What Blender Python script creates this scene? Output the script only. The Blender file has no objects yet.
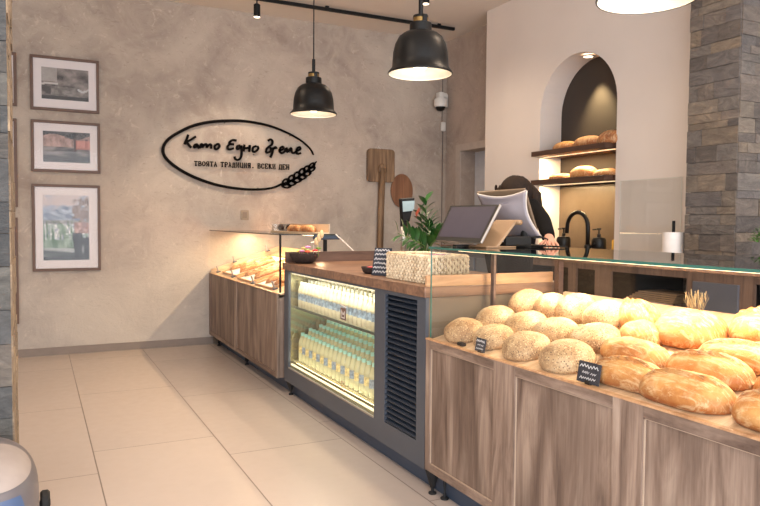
import bpy, bmesh, math, random
from mathutils import Vector, Matrix, Euler, noise
R = math.radians
random.seed(7)
COL = bpy.context.scene.collection

# ------------------------------------------------------------------ helpers
def lin(c):
    c = c / 255.0
    return c / 12.92 if c <= 0.04045 else ((c + 0.055) / 1.055) ** 2.4
def rgb(r, g, b): return (lin(r), lin(g), lin(b), 1.0)

def tag(o, label=None, cat=None, group=None, kind=None):
    if label: o['label'] = label
    if cat: o['category'] = cat
    if group: o['group'] = group
    if kind: o['kind'] = kind
    return o

def empty(name, loc=(0, 0, 0), label=None, cat=None, group=None, kind=None):
    o = bpy.data.objects.new(name, None); COL.objects.link(o)
    o.location = loc; o.empty_display_size = 0.05
    return tag(o, label, cat, group, kind)

def wloc(p):
    v = Vector((0, 0, 0))
    while p is not None:
        v += p.location; p = p.parent
    return v

class MB:
    """collects shapes, builds one mesh object"""
    def __init__(s): s.v = []; s.f = []; s.mi = []; s.c = []; s.cur = 0; s.col = None
    def add(s, vs, fs):
        n = len(s.v); s.v += [tuple(v) for v in vs]
        for f in fs:
            s.f.append([n + i for i in f]); s.mi.append(s.cur); s.c.append(s.col)
        return s
    def box(s, x0, x1, y0, y1, z0, z1, M=None):
        vs = [Vector((x, y, z)) for z in (z0, z1) for y in (y0, y1) for x in (x0, x1)]
        if M: vs = [M @ v for v in vs]
        return s.add(vs, [(0, 2, 3, 1), (4, 5, 7, 6), (0, 1, 5, 4), (2, 6, 7, 3), (0, 4, 6, 2), (1, 3, 7, 5)])
    def quad(s, a, b, c, d): return s.add([a, b, c, d], [(0, 1, 2, 3)])
    def tube(s, pts, r, n=8, caps=True):
        pts = [Vector(p) for p in pts]; rs = r if isinstance(r, (list, tuple)) else [r] * len(pts)
        vs = []; fs = []
        up = None
        for i, p in enumerate(pts):
            a = pts[max(i - 1, 0)]; b = pts[min(i + 1, len(pts) - 1)]
            t = (b - a).normalized() if (b - a).length > 1e-9 else Vector((0, 0, 1))
            if up is None:
                up = Vector((0, 0, 1)) if abs(t.z) < .9 else Vector((1, 0, 0))
            x = t.cross(up); 
            if x.length < 1e-6: x = t.cross(Vector((0.3, 1, 0.2)))
            x.normalize(); y = t.cross(x).normalized(); up = -y if y.dot(up) < 0 else y
            x = t.cross(up).normalized(); y = up
            for k in range(n):
                a_ = 2 * math.pi * k / n
                vs.append(p + (x * math.cos(a_) + y * math.sin(a_)) * rs[i])
        for i in range(len(pts) - 1):
            for k in range(n):
                fs.append((i * n + k, i * n + (k + 1) % n, (i + 1) * n + (k + 1) % n, (i + 1) * n + k))
        if caps:
            fs.append(tuple(range(n))[::-1]); fs.append(tuple((len(pts) - 1) * n + k for k in range(n)))
        return s.add(vs, fs)
    def lathe(s, prof, c=(0, 0, 0), n=24, M=None, mats=None):
        """prof: (r, z) from bottom to top"""
        vs = []; c = Vector(c)
        for r, z in prof:
            for k in range(n):
                a = 2 * math.pi * k / n
                v = Vector((r * math.cos(a), r * math.sin(a), z))
                vs.append((M @ v if M else v) + c)
        for i in range(len(prof) - 1):
            if mats: s.cur = mats[i]
            base = vs if i == 0 else None
            if i == 0: off = len(s.v); s.v += [tuple(v) for v in vs]
            for k in range(n):
                s.f.append([off + i * n + k, off + i * n + (k + 1) % n, off + (i + 1) * n + (k + 1) % n, off + (i + 1) * n + k])
                s.mi.append(s.cur); s.c.append(s.col)
        return s
    def ellip(s, c, rx, ry, rz, nu=16, nv=10, M=None, fn=None):
        c = Vector(c); vs = []; fs = []
        vs.append(Vector((0, 0, -1)))
        for j in range(1, nv):
            p = -math.pi / 2 + math.pi * j / nv
            for i in range(nu):
                a = 2 * math.pi * i / nu
                vs.append(Vector((math.cos(p) * math.cos(a), math.cos(p) * math.sin(a), math.sin(p))))
        vs.append(Vector((0, 0, 1)))
        for i in range(nu): fs.append((0, 1 + (i + 1) % nu, 1 + i))
        for j in range(nv - 2):
            for i in range(nu):
                fs.append((1 + j * nu + i, 1 + j * nu + (i + 1) % nu, 1 + (j + 1) * nu + (i + 1) % nu, 1 + (j + 1) * nu + i))
        t = len(vs) - 1
        for i in range(nu): fs.append((t, 1 + (nv - 2) * nu + i, 1 + (nv - 2) * nu + (i + 1) % nu))
        out = []
        for v in vs:
            if fn: v = fn(v)
            v = Vector((v.x * rx, v.y * ry, v.z * rz))
            if M: v = M @ v
            out.append(v + c)
        return s.add(out, fs)
    def build(s, name, mat, parent=None, smooth=False, bevel=0, auto=None):
        m = bpy.data.meshes.new(name)
        off = wloc(parent)
        m.from_pydata([tuple(Vector(v) - off) for v in s.v], [], s.f)
        for mm in (mat if isinstance(mat, (list, tuple)) else [mat]): m.materials.append(mm)
        if any(s.mi):
            for p, i in zip(m.polygons, s.mi): p.material_index = i
        if any(c is not None for c in s.c):
            at = m.color_attributes.new('Col', 'FLOAT_COLOR', 'CORNER')
            for p, c in zip(m.polygons, s.c):
                for li in p.loop_indices: at.data[li].color = c or (1, 1, 1, 1)
        bm = bmesh.new(); bm.from_mesh(m)
        if not any(c is not None for c in s.c) and len(s.f) < 60000:
            bmesh.ops.recalc_face_normals(bm, faces=bm.faces)
        bm.to_mesh(m); bm.free()
        if smooth:
            for p in m.polygons: p.use_smooth = True
        m.update()
        o = bpy.data.objects.new(name, m); COL.objects.link(o)
        if parent is not None: o.parent = parent
        if bevel:
            b = o.modifiers.new('bevel', 'BEVEL'); b.width = bevel; b.segments = 2; b.limit_method = 'ANGLE'; b.angle_limit = R(40)
        if smooth and auto:
            e = o.modifiers.new('es', 'EDGE_SPLIT'); e.split_angle = R(auto)
        return o

def copy_tree(o, parent=None):
    c = o.copy(); COL.objects.link(c); c.parent = parent
    for ch in list(o.children): copy_tree(ch, c)
    return c

# ------------------------------------------------------------------ materials
class NT:
    def __init__(s, name):
        s.m = bpy.data.materials.new(name); s.m.use_nodes = True
        s.t = s.m.node_tree; s.t.nodes.clear()
        s.out = s.n('ShaderNodeOutputMaterial'); s.b = s.n('ShaderNodeBsdfPrincipled')
        s.l(s.b.outputs[0], s.out.inputs[0])
    def n(s, t, **k):
        n = s.t.nodes.new(t)
        for a, b in k.items(): setattr(n, a, b)
        return n
    def l(s, a, b): s.t.links.new(a, b)
    def set(s, **k):
        for a, v in k.items():
            i = s.b.inputs[a.replace('_', ' ')]
            if hasattr(v, 'is_output'): s.l(v, i)
            else: i.default_value = v
        return s
    def coord(s, scale=(1, 1, 1), rot=(0, 0, 0), loc=(0, 0, 0), kind='Object'):
        tc = s.n('ShaderNodeTexCoord'); mp = s.n('ShaderNodeMapping')
        if kind == 'Pos':
            g = s.n('ShaderNodeNewGeometry'); s.l(g.outputs['Position'], mp.inputs[0])
        else: s.l(tc.outputs[kind], mp.inputs[0])
        mp.inputs['Scale'].default_value = scale; mp.inputs['Rotation'].default_value = rot; mp.inputs['Location'].default_value = loc
        return mp.outputs[0]
    def noise(s, vec, scale, detail=4, rough=.55, dist=0):
        n = s.n('ShaderNodeTexNoise'); s.l(vec, n.inputs['Vector'])
        n.inputs['Scale'].default_value = scale; n.inputs['Detail'].default_value = detail
        n.inputs['Roughness'].default_value = rough; n.inputs['Distortion'].default_value = dist
        return n.outputs[0]
    def ramp(s, fac, stops, interp='LINEAR'):
        r = s.n('ShaderNodeValToRGB'); s.l(fac, r.inputs[0]); e = r.color_ramp.elements
        r.color_ramp.interpolation = interp
        while len(e) < len(stops): e.new(.5)
        for el, (p, c) in zip(e, stops): el.position = p; el.color = c
        return r.outputs[0]
    def mix(s, fac, a, b, mode='MIX'):
        m = s.n('ShaderNodeMix', data_type='RGBA', blend_type=mode)
        for i, v in ((0, fac), (6, a), (7, b)):
            if hasattr(v, 'is_output'): s.l(v, m.inputs[i])
            else: m.inputs[i].default_value = v
        return m.outputs[2]
    def math(s, op, a, b=0.0):
        m = s.n('ShaderNodeMath', operation=op)
        for i, v in ((0, a), (1, b)):
            if hasattr(v, 'is_output'): s.l(v, m.inputs[i])
            else: m.inputs[i].default_value = v
        return m.outputs[0]
    def bump(s, h, strength=.3, dist=.01):
        b = s.n('ShaderNodeBump'); s.l(h, b.inputs['Height'])
        b.inputs['Strength'].default_value = strength; b.inputs['Distance'].default_value = dist
        s.l(b.outputs[0], s.b.inputs['Normal']); return s

def plain(name, c, rough=.5, metal=0, var=.06, scale=12, **k):
    t = NT(name); v = t.coord()
    n = t.noise(v, scale, 3)
    lo = tuple(x * (1 - var) for x in c[:3]) + (1,); hi = tuple(min(1, x * (1 + var)) for x in c[:3]) + (1,)
    t.set(Base_Color=t.ramp(n, [(.3, lo), (.7, hi)]), Roughness=rough, Metallic=metal)
    for a, b in k.items(): t.set(**{a: b})
    return t.m
def emis(name, c, s):
    t = NT(name); t.set(Base_Color=c, Emission_Color=c, Emission_Strength=s); return t.m
def glass(name, tint=(1, 1, 1, 1), refl=1.0, edge=None, base=.0):
    """thin pane: transparent with fresnel reflection"""
    t = NT(name); t.t.nodes.remove(t.b)
    tr = t.n('ShaderNodeBsdfTransparent'); tr.inputs[0].default_value = tint
    gl = t.n('ShaderNodeBsdfGlossy'); gl.inputs['Roughness'].default_value = .02
    fr = t.n('ShaderNodeFresnel'); fr.inputs[0].default_value = 1.45
    f = t.math('ADD', t.math('MULTIPLY', fr.outputs[0], refl), base)
    mx = t.n('ShaderNodeMixShader'); t.l(f, mx.inputs[0]); t.l(tr.outputs[0], mx.inputs[1]); t.l(gl.outputs[0], mx.inputs[2])
    t.l(mx.outputs[0], t.out.inputs[0]); return t.m
def vcol(name, rough=.6, spec=.3):
    t = NT(name); a = t.n('ShaderNodeAttribute', attribute_name='Col')
    n = t.noise(t.coord(), 40, 3)
    t.set(Base_Color=t.mix(.12, a.outputs[0], t.ramp(n, [(.3, (.2, .2, .2, 1)), (.7, (1, 1, 1, 1))]), 'MULTIPLY'), Roughness=rough); return t

def wood(name, cols, scale=(9, 9, .55), rough=.55, streak=2.2, bump=.08, rot=(0, 0, 0), knots=True):
    """grain runs along local z unless rotated"""
    t = NT(name); v = t.coord(scale, rot, kind='Pos')
    n1 = t.noise(v, streak, 5, .58, 1.1)
    v2 = t.coord(tuple(a * b for a, b in zip(scale, (5, 5, 1.4))), rot, kind='Pos')
    n2 = t.noise(v2, 3.0, 4, .7, .2)
    v3 = t.coord(tuple(a * .22 for a in scale), rot, kind='Pos')
    n3 = t.noise(v3, 1.6, 3, .5, 2.2)
    c = t.ramp(n1, [(.32, cols[0]), (.44, cols[1]), (.55, cols[2]), (.69, cols[3])])
    c = t.mix(.28, c, t.ramp(n2, [(.3, cols[0]), (.65, cols[3])]), 'MIX')
    c = t.mix(t.ramp(n3, [(.55, (0, 0, 0, 1)), (.70, (.62, .62, .62, 1))]), c, cols[0])
    t.set(Base_Color=c, Roughness=rough); t.bump(n2, bump, .004); return t.m

OAK = [rgb(78, 59, 49), rgb(114, 93, 80), rgb(142, 120, 105), rgb(172, 152, 136)]
M_oak = wood('weathered_oak_vertical', OAK, scale=(5.5, 5.5, .7))
M_oak2 = wood('weathered_oak_panel', [rgb(70, 52, 43), rgb(106, 86, 74), rgb(134, 113, 99), rgb(164, 144, 128)], streak=1.5, scale=(5, 5, .75))
M_oakY = wood('weathered_oak_along', OAK, scale=(6, .7, 6))
M_groove = plain('pale_groove', rgb(172, 150, 130), .6)
M_top = wood('walnut_worktop', [rgb(84, 60, 47), rgb(112, 82, 64), rgb(134, 100, 78), rgb(150, 116, 92)], scale=(.6, 7, 7), rough=.34, bump=.03)
M_topend = wood('worktop_end_grain', [rgb(150, 108, 74), rgb(176, 132, 94), rgb(196, 152, 112), rgb(208, 168, 128)], scale=(.6, 7, 7), rough=.4, bump=.03)
M_deck = wood('display_deck_wood', [rgb(176, 138, 102), rgb(202, 166, 128), rgb(218, 186, 150), rgb(228, 200, 168)], scale=(.6, 7, 7), rough=.45, bump=.03)
M_shelf = wood('dark_walnut_shelf', [rgb(48, 30, 22), rgb(64, 42, 32), rgb(80, 54, 40), rgb(92, 64, 48)], scale=(7, .6, 7))
M_darkboard = wood('dark_upstand', [rgb(62, 44, 37), rgb(84, 62, 52), rgb(100, 76, 64), rgb(112, 88, 76)], scale=(.6, 7, 7))
M_old = wood('aged_peel_wood', [rgb(64, 44, 30), rgb(104, 78, 56), rgb(138, 108, 80), rgb(164, 134, 102)], rough=.7, bump=.2)
M_old2 = wood('brown_board_wood', [rgb(104, 66, 42), rgb(124, 82, 56), rgb(140, 96, 66), rgb(150, 106, 76)], rough=.6)
M_frame = plain('picture_frame_brown', rgb(98, 72, 58), .5, scale=30)
M_steel = plain('slate_blue_grey_panel', rgb(74, 80, 90), .38, .15, scale=3)
M_steeld = plain('dark_blue_kick', rgb(58, 70, 88), .45, .1, scale=3)
M_louv = plain('louvre_blue_black', rgb(38, 48, 62), .4, .2)
M_void = plain('dark_void', rgb(12, 13, 16), .8)
M_black = plain('matt_black', rgb(15, 14, 14), .6, Specular_IOR_Level=.25)
M_blackg = plain('satin_black', rgb(13, 12, 11), .4, Specular_IOR_Level=.3)
M_rubber = plain('black_rubber', rgb(18, 18, 20), .7)
M_white = plain('white_plastic', rgb(226, 220, 212), .45)
M_silver = plain('silver_plastic', rgb(176, 174, 180), .35, .5)
M_chrome = plain('brushed_metal', rgb(180, 176, 172), .3, .9)
M_brass = plain('aged_brass', rgb(150, 120, 72), .35, .8)
M_glass = glass('clear_glass', (.985, .99, .985, 1), .22)
M_glassd = glass('display_glass', (.97, .98, .972, 1), .16)
M_glasstop = glass('glass_top', (.80, .86, .83, 1), 1.3, base=.05)
M_gedge = plain('green_glass_edge', rgb(58, 104, 92), .15)
M_fglass = glass('fridge_glass', (.98, .985, .96, 1), .2)
M_cream = plain('fridge_interior', rgb(226, 218, 176), .6)
M_paperw = plain('white_paper', rgb(232, 226, 220), .85)
M_matt = plain('picture_mount_white', rgb(226, 216, 214), .6, var=.02)

def concrete(name, A, B, C):
    t = NT(name); v = t.coord((1, 1, 1), kind='Pos')
    n1 = t.noise(v, .75, 5, .55, 1.2)
    n2 = t.noise(v, 3.2, 8, .68, 1.6)
    n3 = t.noise(t.coord((1, 1, 2.2), kind='Pos'), 9, 5, .6, 2.6)
    c = t.ramp(n1, [(.3, A), (.5, B), (.7, C)])
    c = t.mix(t.ramp(n2, [(.38, (.0, .0, .0, 1)), (.68, (.6, .6, .6, 1))]), c, C)
    c = t.mix(t.ramp(n3, [(.60, (0, 0, 0, 1)), (.70, (.5, .5, .5, 1))]), c, A)
    dk = tuple(x * .62 for x in A[:3]) + (1,)
    n4 = t.noise(t.coord((1, 1, 1.6), kind='Pos', loc=(3, 0, 1)), 4.2, 9, .74, 3.4)
    c = t.mix(t.ramp(n4, [(.66, (0, 0, 0, 1)), (.72, (.55, .55, .55, 1))]), c, dk)
    n5 = t.noise(t.coord((1, 1, 1), kind='Pos', loc=(9, 2, 5)), 5.5, 8, .7, 2.2)
    lt = tuple(min(1, x * 1.22) for x in C[:3]) + (1,)
    c = t.mix(t.ramp(n5, [(.58, (0, 0, 0, 1)), (.68, (.55, .55, .55, 1))]), c, lt)
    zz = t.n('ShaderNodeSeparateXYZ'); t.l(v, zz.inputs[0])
    c = t.mix(t.ramp(t.math('MULTIPLY', zz.outputs[2], .3), [(.05, (.5, .5, .5, 1)), (.5, (0, 0, 0, 1))]), c, rgb(190, 186, 182))  # paler towards the floor: low daylight painted into the plaster colour
    vo = t.n('ShaderNodeTexVoronoi', feature='DISTANCE_TO_EDGE'); 
    t.l(t.mix(.35, v, t.noise(v, 2.2, 4, .6, 0), 'ADD'), vo.inputs['Vector']); vo.inputs['Scale'].default_value = 1.1
    t.set(Base_Color=c, Roughness=.78)
    h = t.math('ADD', t.math('MULTIPLY', n2, .7), t.math('MULTIPLY', n3, .3))
    t.bump(h, .4, .03); return t.m
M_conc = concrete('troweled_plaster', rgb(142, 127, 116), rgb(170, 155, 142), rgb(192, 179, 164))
M_conc2 = concrete('troweled_plaster_side', rgb(146, 132, 122), rgb(172, 157, 146), rgb(190, 176, 164))
def plaster(name, c, bs=.1):
    t = NT(name); v = t.coord(kind='Pos'); n = t.noise(v, 2.5, 5)
    lo = tuple(x * .96 for x in c[:3]) + (1,)
    t.set(Base_Color=t.ramp(n, [(.3, lo), (.7, c)]), Roughness=.85); t.bump(t.noise(v, 60, 3), bs, .002); return t.m
M_wallw = plaster('white_plaster', rgb(226, 215, 205))
M_ceil = plaster('ceiling_paint', rgb(222, 211, 199))
M_niche = plaster('charcoal_niche', rgb(62, 54, 48))
M_bronze = plain('bronze_glass_splashback', rgb(104, 88, 72), .3, .1)
M_taupe = plain('taupe_laminate', rgb(120, 106, 92), .18, .1, scale=2)

def floor_mat():
    t = NT('floor_tiles'); g = t.n('ShaderNodeNewGeometry'); sx = t.n('ShaderNodeSeparateXYZ'); t.l(g.outputs['Position'], sx.inputs[0])
    # long tiles run along y: brick rows across x
    cb = t.n('ShaderNodeCombineXYZ')
    t.l(t.math('ADD', sx.outputs[1], .5), cb.inputs[0]); t.l(t.math('ADD', sx.outputs[0], -0.305 + .757 * 6), cb.inputs[1])
    def brick(mort, c1, c2, cm):
        b = t.n('ShaderNodeTexBrick'); t.l(cb.outputs[0], b.inputs['Vector'])
        b.offset = .738; b.offset_frequency = 2; b.squash = 1
        for k, v in (('Color1', c1), ('Color2', c2), ('Mortar', cm), ('Scale', 1.0), ('Mortar Size', mort), ('Mortar Smooth', .15), ('Bias', 0), ('Brick Width', 1.565), ('Row Height', .757)):
            b.inputs[k].default_value = v
        return b
    b = brick(.0038, rgb(184, 170, 160), rgb(178, 164, 155), rgb(122, 108, 99))
    v = t.coord(kind='Pos'); n = t.noise(v, 1.3, 5); n2 = t.noise(v, 14, 4)
    c = t.mix(.10, b.outputs[0], t.ramp(n, [(.3, (.55, .5, .46, 1)), (.7, (1, 1, 1, 1))]), 'MULTIPLY')
    t.set(Base_Color=c, Roughness=t.ramp(n2, [(.3, (.30, .30, .30, 1)), (.7, (.40, .40, .40, 1))]))
    t.bump(t.math('MULTIPLY', b.outputs[1], -1.0), .15, .002); return t.m
M_floor = floor_mat()

def bread_mat(name, base, light, dark, kind):
    t = NT(name); v = t.coord()
    oi = t.n('ShaderNodeObjectInfo')
    mp = t.n('ShaderNodeVectorMath', operation='ADD'); t.l(v, mp.inputs[0]); t.l(oi.outputs['Random'], mp.inputs[1]); v = mp.outputs[0]
    n = t.noise(v, 9, 5, .6)
    c = t.ramp(n, [(.3, dark), (.5, base), (.72, light)])
    if kind == 'seed':
        vo = t.n('ShaderNodeTexVoronoi'); t.l(v, vo.inputs['Vector']); vo.inputs['Scale'].default_value = 120
        vo.inputs['Randomness'].default_value = 1
        m = t.ramp(vo.outputs['Distance'], [(.30, (1, 1, 1, 1)), (.42, (0, 0, 0, 1))])
        sep = t.n('ShaderNodeSeparateColor'); t.l(vo.outputs['Color'], sep.inputs[0])
        sc = t.ramp(sep.outputs[0], [(.0, rgb(70, 46, 30)), (.30, rgb(132, 94, 62)), (.5, rgb(226, 200, 158)), (1, rgb(246, 228, 194))], 'CONSTANT')
        c = t.mix(t.math('MULTIPLY', m, .8), c, sc); t.set(Base_Color=c, Roughness=.7)
        t.bump(m, .5, .002)
    else:
        n2 = t.noise(v, 22, 6, .7, .8)
        fl = t.ramp(n2, [(.52, (0, 0, 0, 1)), (.70, (.7, .7, .7, 1))])
        c = t.mix(t.math('MULTIPLY', fl, .55), c, rgb(238, 212, 170))
        a = t.n('ShaderNodeAttribute', attribute_name='Col'); 
        c = t.mix(1.0, c, a.outputs[0], 'MULTIPLY')
        sz = t.n('ShaderNodeSeparateXYZ'); t.l(t.coord(), sz.inputs[0])
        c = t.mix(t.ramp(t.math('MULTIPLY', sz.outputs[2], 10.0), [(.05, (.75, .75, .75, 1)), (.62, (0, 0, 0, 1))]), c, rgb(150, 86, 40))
        n6 = t.noise(t.coord((1.2, 6, 2)), 14, 6, .7, .6)
        c = t.mix(t.ramp(n6, [(.50, (0, 0, 0, 1)), (.62, (.45, .45, .45, 1))]), c, rgb(240, 214, 168))
        t.set(Base_Color=c, Roughness=.6); t.bump(n6, .35, .004)
    return t.m
M_seed = bread_mat('seeded_crust', rgb(188, 154, 114), rgb(222, 200, 166), rgb(154, 116, 80), 'seed')
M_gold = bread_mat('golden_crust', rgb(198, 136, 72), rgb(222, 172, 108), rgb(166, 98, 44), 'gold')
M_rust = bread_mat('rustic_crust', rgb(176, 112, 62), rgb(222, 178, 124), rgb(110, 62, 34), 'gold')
SG=[0, 0, 1, 2, 2, 2, 3, 4, 4, 5, 5, 6, 6, 6, 7, 8, 9, 9, 10, 11, 12]
TGP=[1, 1, 1, 2, 2, 2, 3, 4, 4, 4, 4, 5, 5, 5, 6, 6, 6, 6, 6, 7, 7, 7, 8, 8, 8, 9, 9, 9, 9, 9, 10, 10, 11, 11, 11, 11, 11, 12, 12, 12, 12, 13, 13, 13, 13, 13, 14, 14, 14, 14, 15, 15, 16, 16, 16, 17, 18, 18, 18, 18, 19, 19, 19, 19, 19, 19, 20, 20, 20, 20, 20, 21, 21, 22, 22, 22, 22, 23, 23, 23, 23, 23, 23, 23]
SCRIPT=[[(1.576,2.434),(1.561,2.388),(1.533,2.322)],[(1.662,2.419),(1.611,2.382),(1.561,2.349),(1.578,2.324),(1.609,2.287)],[(1.681,2.33),(1.654,2.324),(1.639,2.3),(1.658,2.295),(1.681,2.325),(1.685,2.3),(1.703,2.286)],[(1.703,2.286),(1.721,2.332),(1.735,2.328),(1.735,2.291)],[(1.735,2.302),(1.767,2.335),(1.785,2.331),(1.786,2.294)],[(1.786,2.305),(1.819,2.336),(1.837,2.327),(1.837,2.288)],[(1.907,2.346),(1.878,2.322),(1.881,2.291),(1.906,2.289),(1.932,2.319),(1.924,2.345),(1.907,2.346)],[(2.135,2.4),(2.088,2.403),(2.052,2.374),(2.058,2.357),(2.105,2.354)],[(2.058,2.355),(2.031,2.328),(2.031,2.299),(2.058,2.293),(2.103,2.308)],[(2.179,2.344),(2.149,2.337),(2.138,2.309),(2.158,2.304),(2.191,2.339)],[(2.191,2.347),(2.196,2.264),(2.186,2.205),(2.152,2.174),(2.119,2.184),(2.111,2.213)],[(2.23,2.359),(2.218,2.276)],[(2.22,2.312),(2.292,2.324)],[(2.295,2.357),(2.288,2.274)],[(2.377,2.35),(2.335,2.33),(2.331,2.285),(2.365,2.284),(2.399,2.324),(2.383,2.349)],[(2.518,2.42),(2.547,2.439),(2.574,2.42),(2.568,2.38),(2.534,2.352),(2.502,2.321),(2.497,2.285),(2.524,2.281),(2.559,2.309),(2.547,2.344)],[(2.581,2.343),(2.574,2.283),(2.549,2.222)],[(2.576,2.313),(2.605,2.347),(2.619,2.345),(2.626,2.328)],[(2.655,2.309),(2.712,2.332),(2.705,2.36),(2.674,2.342),(2.668,2.3),(2.697,2.282),(2.731,2.306)],[(2.731,2.306),(2.755,2.347),(2.762,2.299),(2.81,2.35),(2.819,2.302),(2.849,2.291),(2.874,2.313)],[(2.874,2.313),(2.928,2.34),(2.921,2.367),(2.89,2.348),(2.88,2.305),(2.9,2.284),(2.938,2.296)]]
TAG=[[(1.646,2.125),(1.646,2.135),(1.678,2.135),(1.678,2.126)],[(1.662,2.135),(1.662,2.086)],[(1.654,2.086),(1.67,2.086)],[(1.691,2.136),(1.711,2.136),(1.718,2.128),(1.718,2.118),(1.711,2.112),(1.695,2.112)],[(1.711,2.112),(1.721,2.105),(1.721,2.093),(1.713,2.086),(1.69,2.086)],[(1.695,2.136),(1.695,2.086)],[(1.751,2.136),(1.74,2.129),(1.735,2.111),(1.74,2.094),(1.751,2.086),(1.763,2.094),(1.768,2.111),(1.763,2.129),(1.751,2.136)],[(1.813,2.137),(1.79,2.136),(1.783,2.129),(1.783,2.117),(1.79,2.111),(1.808,2.112)],[(1.808,2.137),(1.808,2.087)],[(1.801,2.087),(1.813,2.087)],[(1.796,2.111),(1.785,2.087),(1.78,2.087)],[(1.825,2.127),(1.825,2.137),(1.858,2.137),(1.858,2.127)],[(1.842,2.137),(1.842,2.087)],[(1.833,2.087),(1.85,2.087)],[(1.874,2.087),(1.887,2.137),(1.9,2.087)],[(1.88,2.104),(1.895,2.104)],[(1.871,2.087),(1.88,2.087)],[(1.894,2.087),(1.903,2.087)],[(1.879,2.137),(1.887,2.137)],[(1.95,2.128),(1.95,2.138),(1.983,2.138),(1.983,2.128)],[(1.966,2.138),(1.966,2.087)],[(1.958,2.087),(1.974,2.087)],[(1.995,2.138),(2.018,2.138),(2.026,2.131),(2.026,2.118),(2.018,2.11),(2.0,2.11)],[(2.0,2.138),(2.0,2.087)],[(1.995,2.087),(2.01,2.087)],[(2.044,2.087),(2.057,2.139),(2.07,2.087)],[(2.049,2.105),(2.065,2.105)],[(2.041,2.087),(2.05,2.087)],[(2.064,2.087),(2.073,2.087)],[(2.049,2.139),(2.057,2.139)],[(2.086,2.077),(2.086,2.087),(2.119,2.087),(2.119,2.077)],[(2.091,2.087),(2.096,2.139),(2.114,2.139),(2.114,2.087)],[(2.136,2.139),(2.136,2.087),(2.161,2.14),(2.161,2.087)],[(2.132,2.139),(2.142,2.14)],[(2.155,2.14),(2.165,2.14)],[(2.132,2.087),(2.142,2.087)],[(2.155,2.087),(2.165,2.087)],[(2.182,2.14),(2.182,2.087),(2.212,2.087),(2.212,2.077)],[(2.205,2.14),(2.205,2.087)],[(2.178,2.14),(2.187,2.14)],[(2.2,2.14),(2.21,2.14)],[(2.229,2.14),(2.229,2.087),(2.254,2.141),(2.254,2.087)],[(2.225,2.14),(2.235,2.14)],[(2.248,2.14),(2.258,2.141)],[(2.225,2.087),(2.235,2.087)],[(2.248,2.087),(2.258,2.087)],[(2.305,2.141),(2.281,2.141),(2.275,2.133),(2.275,2.12),(2.281,2.114),(2.3,2.114)],[(2.3,2.141),(2.3,2.087)],[(2.293,2.087),(2.305,2.087)],[(2.288,2.114),(2.276,2.087),(2.271,2.087)],[(2.328,2.09),(2.339,2.09)],[(2.328,2.094),(2.339,2.094)],[(2.392,2.142),(2.413,2.142),(2.42,2.134),(2.42,2.123),(2.413,2.116),(2.397,2.116)],[(2.413,2.116),(2.423,2.108),(2.423,2.095),(2.415,2.087),(2.392,2.087)],[(2.397,2.142),(2.397,2.087)],[(2.47,2.126),(2.465,2.14),(2.451,2.142),(2.441,2.131),(2.438,2.115),(2.441,2.098),(2.451,2.088),(2.465,2.089),(2.471,2.101)],[(2.516,2.129),(2.516,2.143),(2.484,2.143)],[(2.516,2.101),(2.516,2.088),(2.484,2.088)],[(2.489,2.143),(2.489,2.088)],[(2.489,2.115),(2.506,2.115)],[(2.535,2.143),(2.535,2.088)],[(2.56,2.143),(2.536,2.113)],[(2.543,2.121),(2.562,2.088)],[(2.531,2.143),(2.541,2.143)],[(2.531,2.088),(2.541,2.088)],[(2.555,2.088),(2.565,2.088)],[(2.582,2.143),(2.582,2.088),(2.608,2.144),(2.608,2.088)],[(2.578,2.143),(2.588,2.143)],[(2.602,2.144),(2.612,2.144)],[(2.578,2.088),(2.588,2.088)],[(2.602,2.088),(2.612,2.088)],[(2.658,2.077),(2.658,2.088),(2.692,2.088),(2.692,2.077)],[(2.663,2.088),(2.668,2.144),(2.687,2.144),(2.687,2.088)],[(2.738,2.131),(2.738,2.145),(2.705,2.144)],[(2.738,2.102),(2.738,2.088),(2.705,2.088)],[(2.71,2.145),(2.71,2.088)],[(2.71,2.116),(2.727,2.116)],[(2.757,2.145),(2.757,2.088)],[(2.783,2.145),(2.783,2.088)],[(2.757,2.116),(2.783,2.117)],[(2.753,2.145),(2.763,2.145)],[(2.753,2.088),(2.763,2.088)],[(2.777,2.145),(2.787,2.145)],[(2.777,2.088),(2.787,2.088)]]
RING=[[(3.104,2.282),(3.06,2.353),(2.96,2.435),(2.837,2.5),(2.655,2.569),(2.476,2.611),(2.244,2.634),(2.045,2.625),(1.823,2.595),(1.633,2.539),(1.473,2.455),(1.354,2.367),(1.302,2.284),(1.301,2.204),(1.353,2.127),(1.47,2.038),(1.63,1.957),(1.82,1.892),(2.015,1.851),(2.243,1.83),(2.447,1.836),(2.595,1.863),(2.692,1.909)]]
STEM=[[(2.678,1.899),(2.779,1.943),(2.881,1.993),(2.998,2.07),(3.089,2.141),(3.144,2.201)]]
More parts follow.
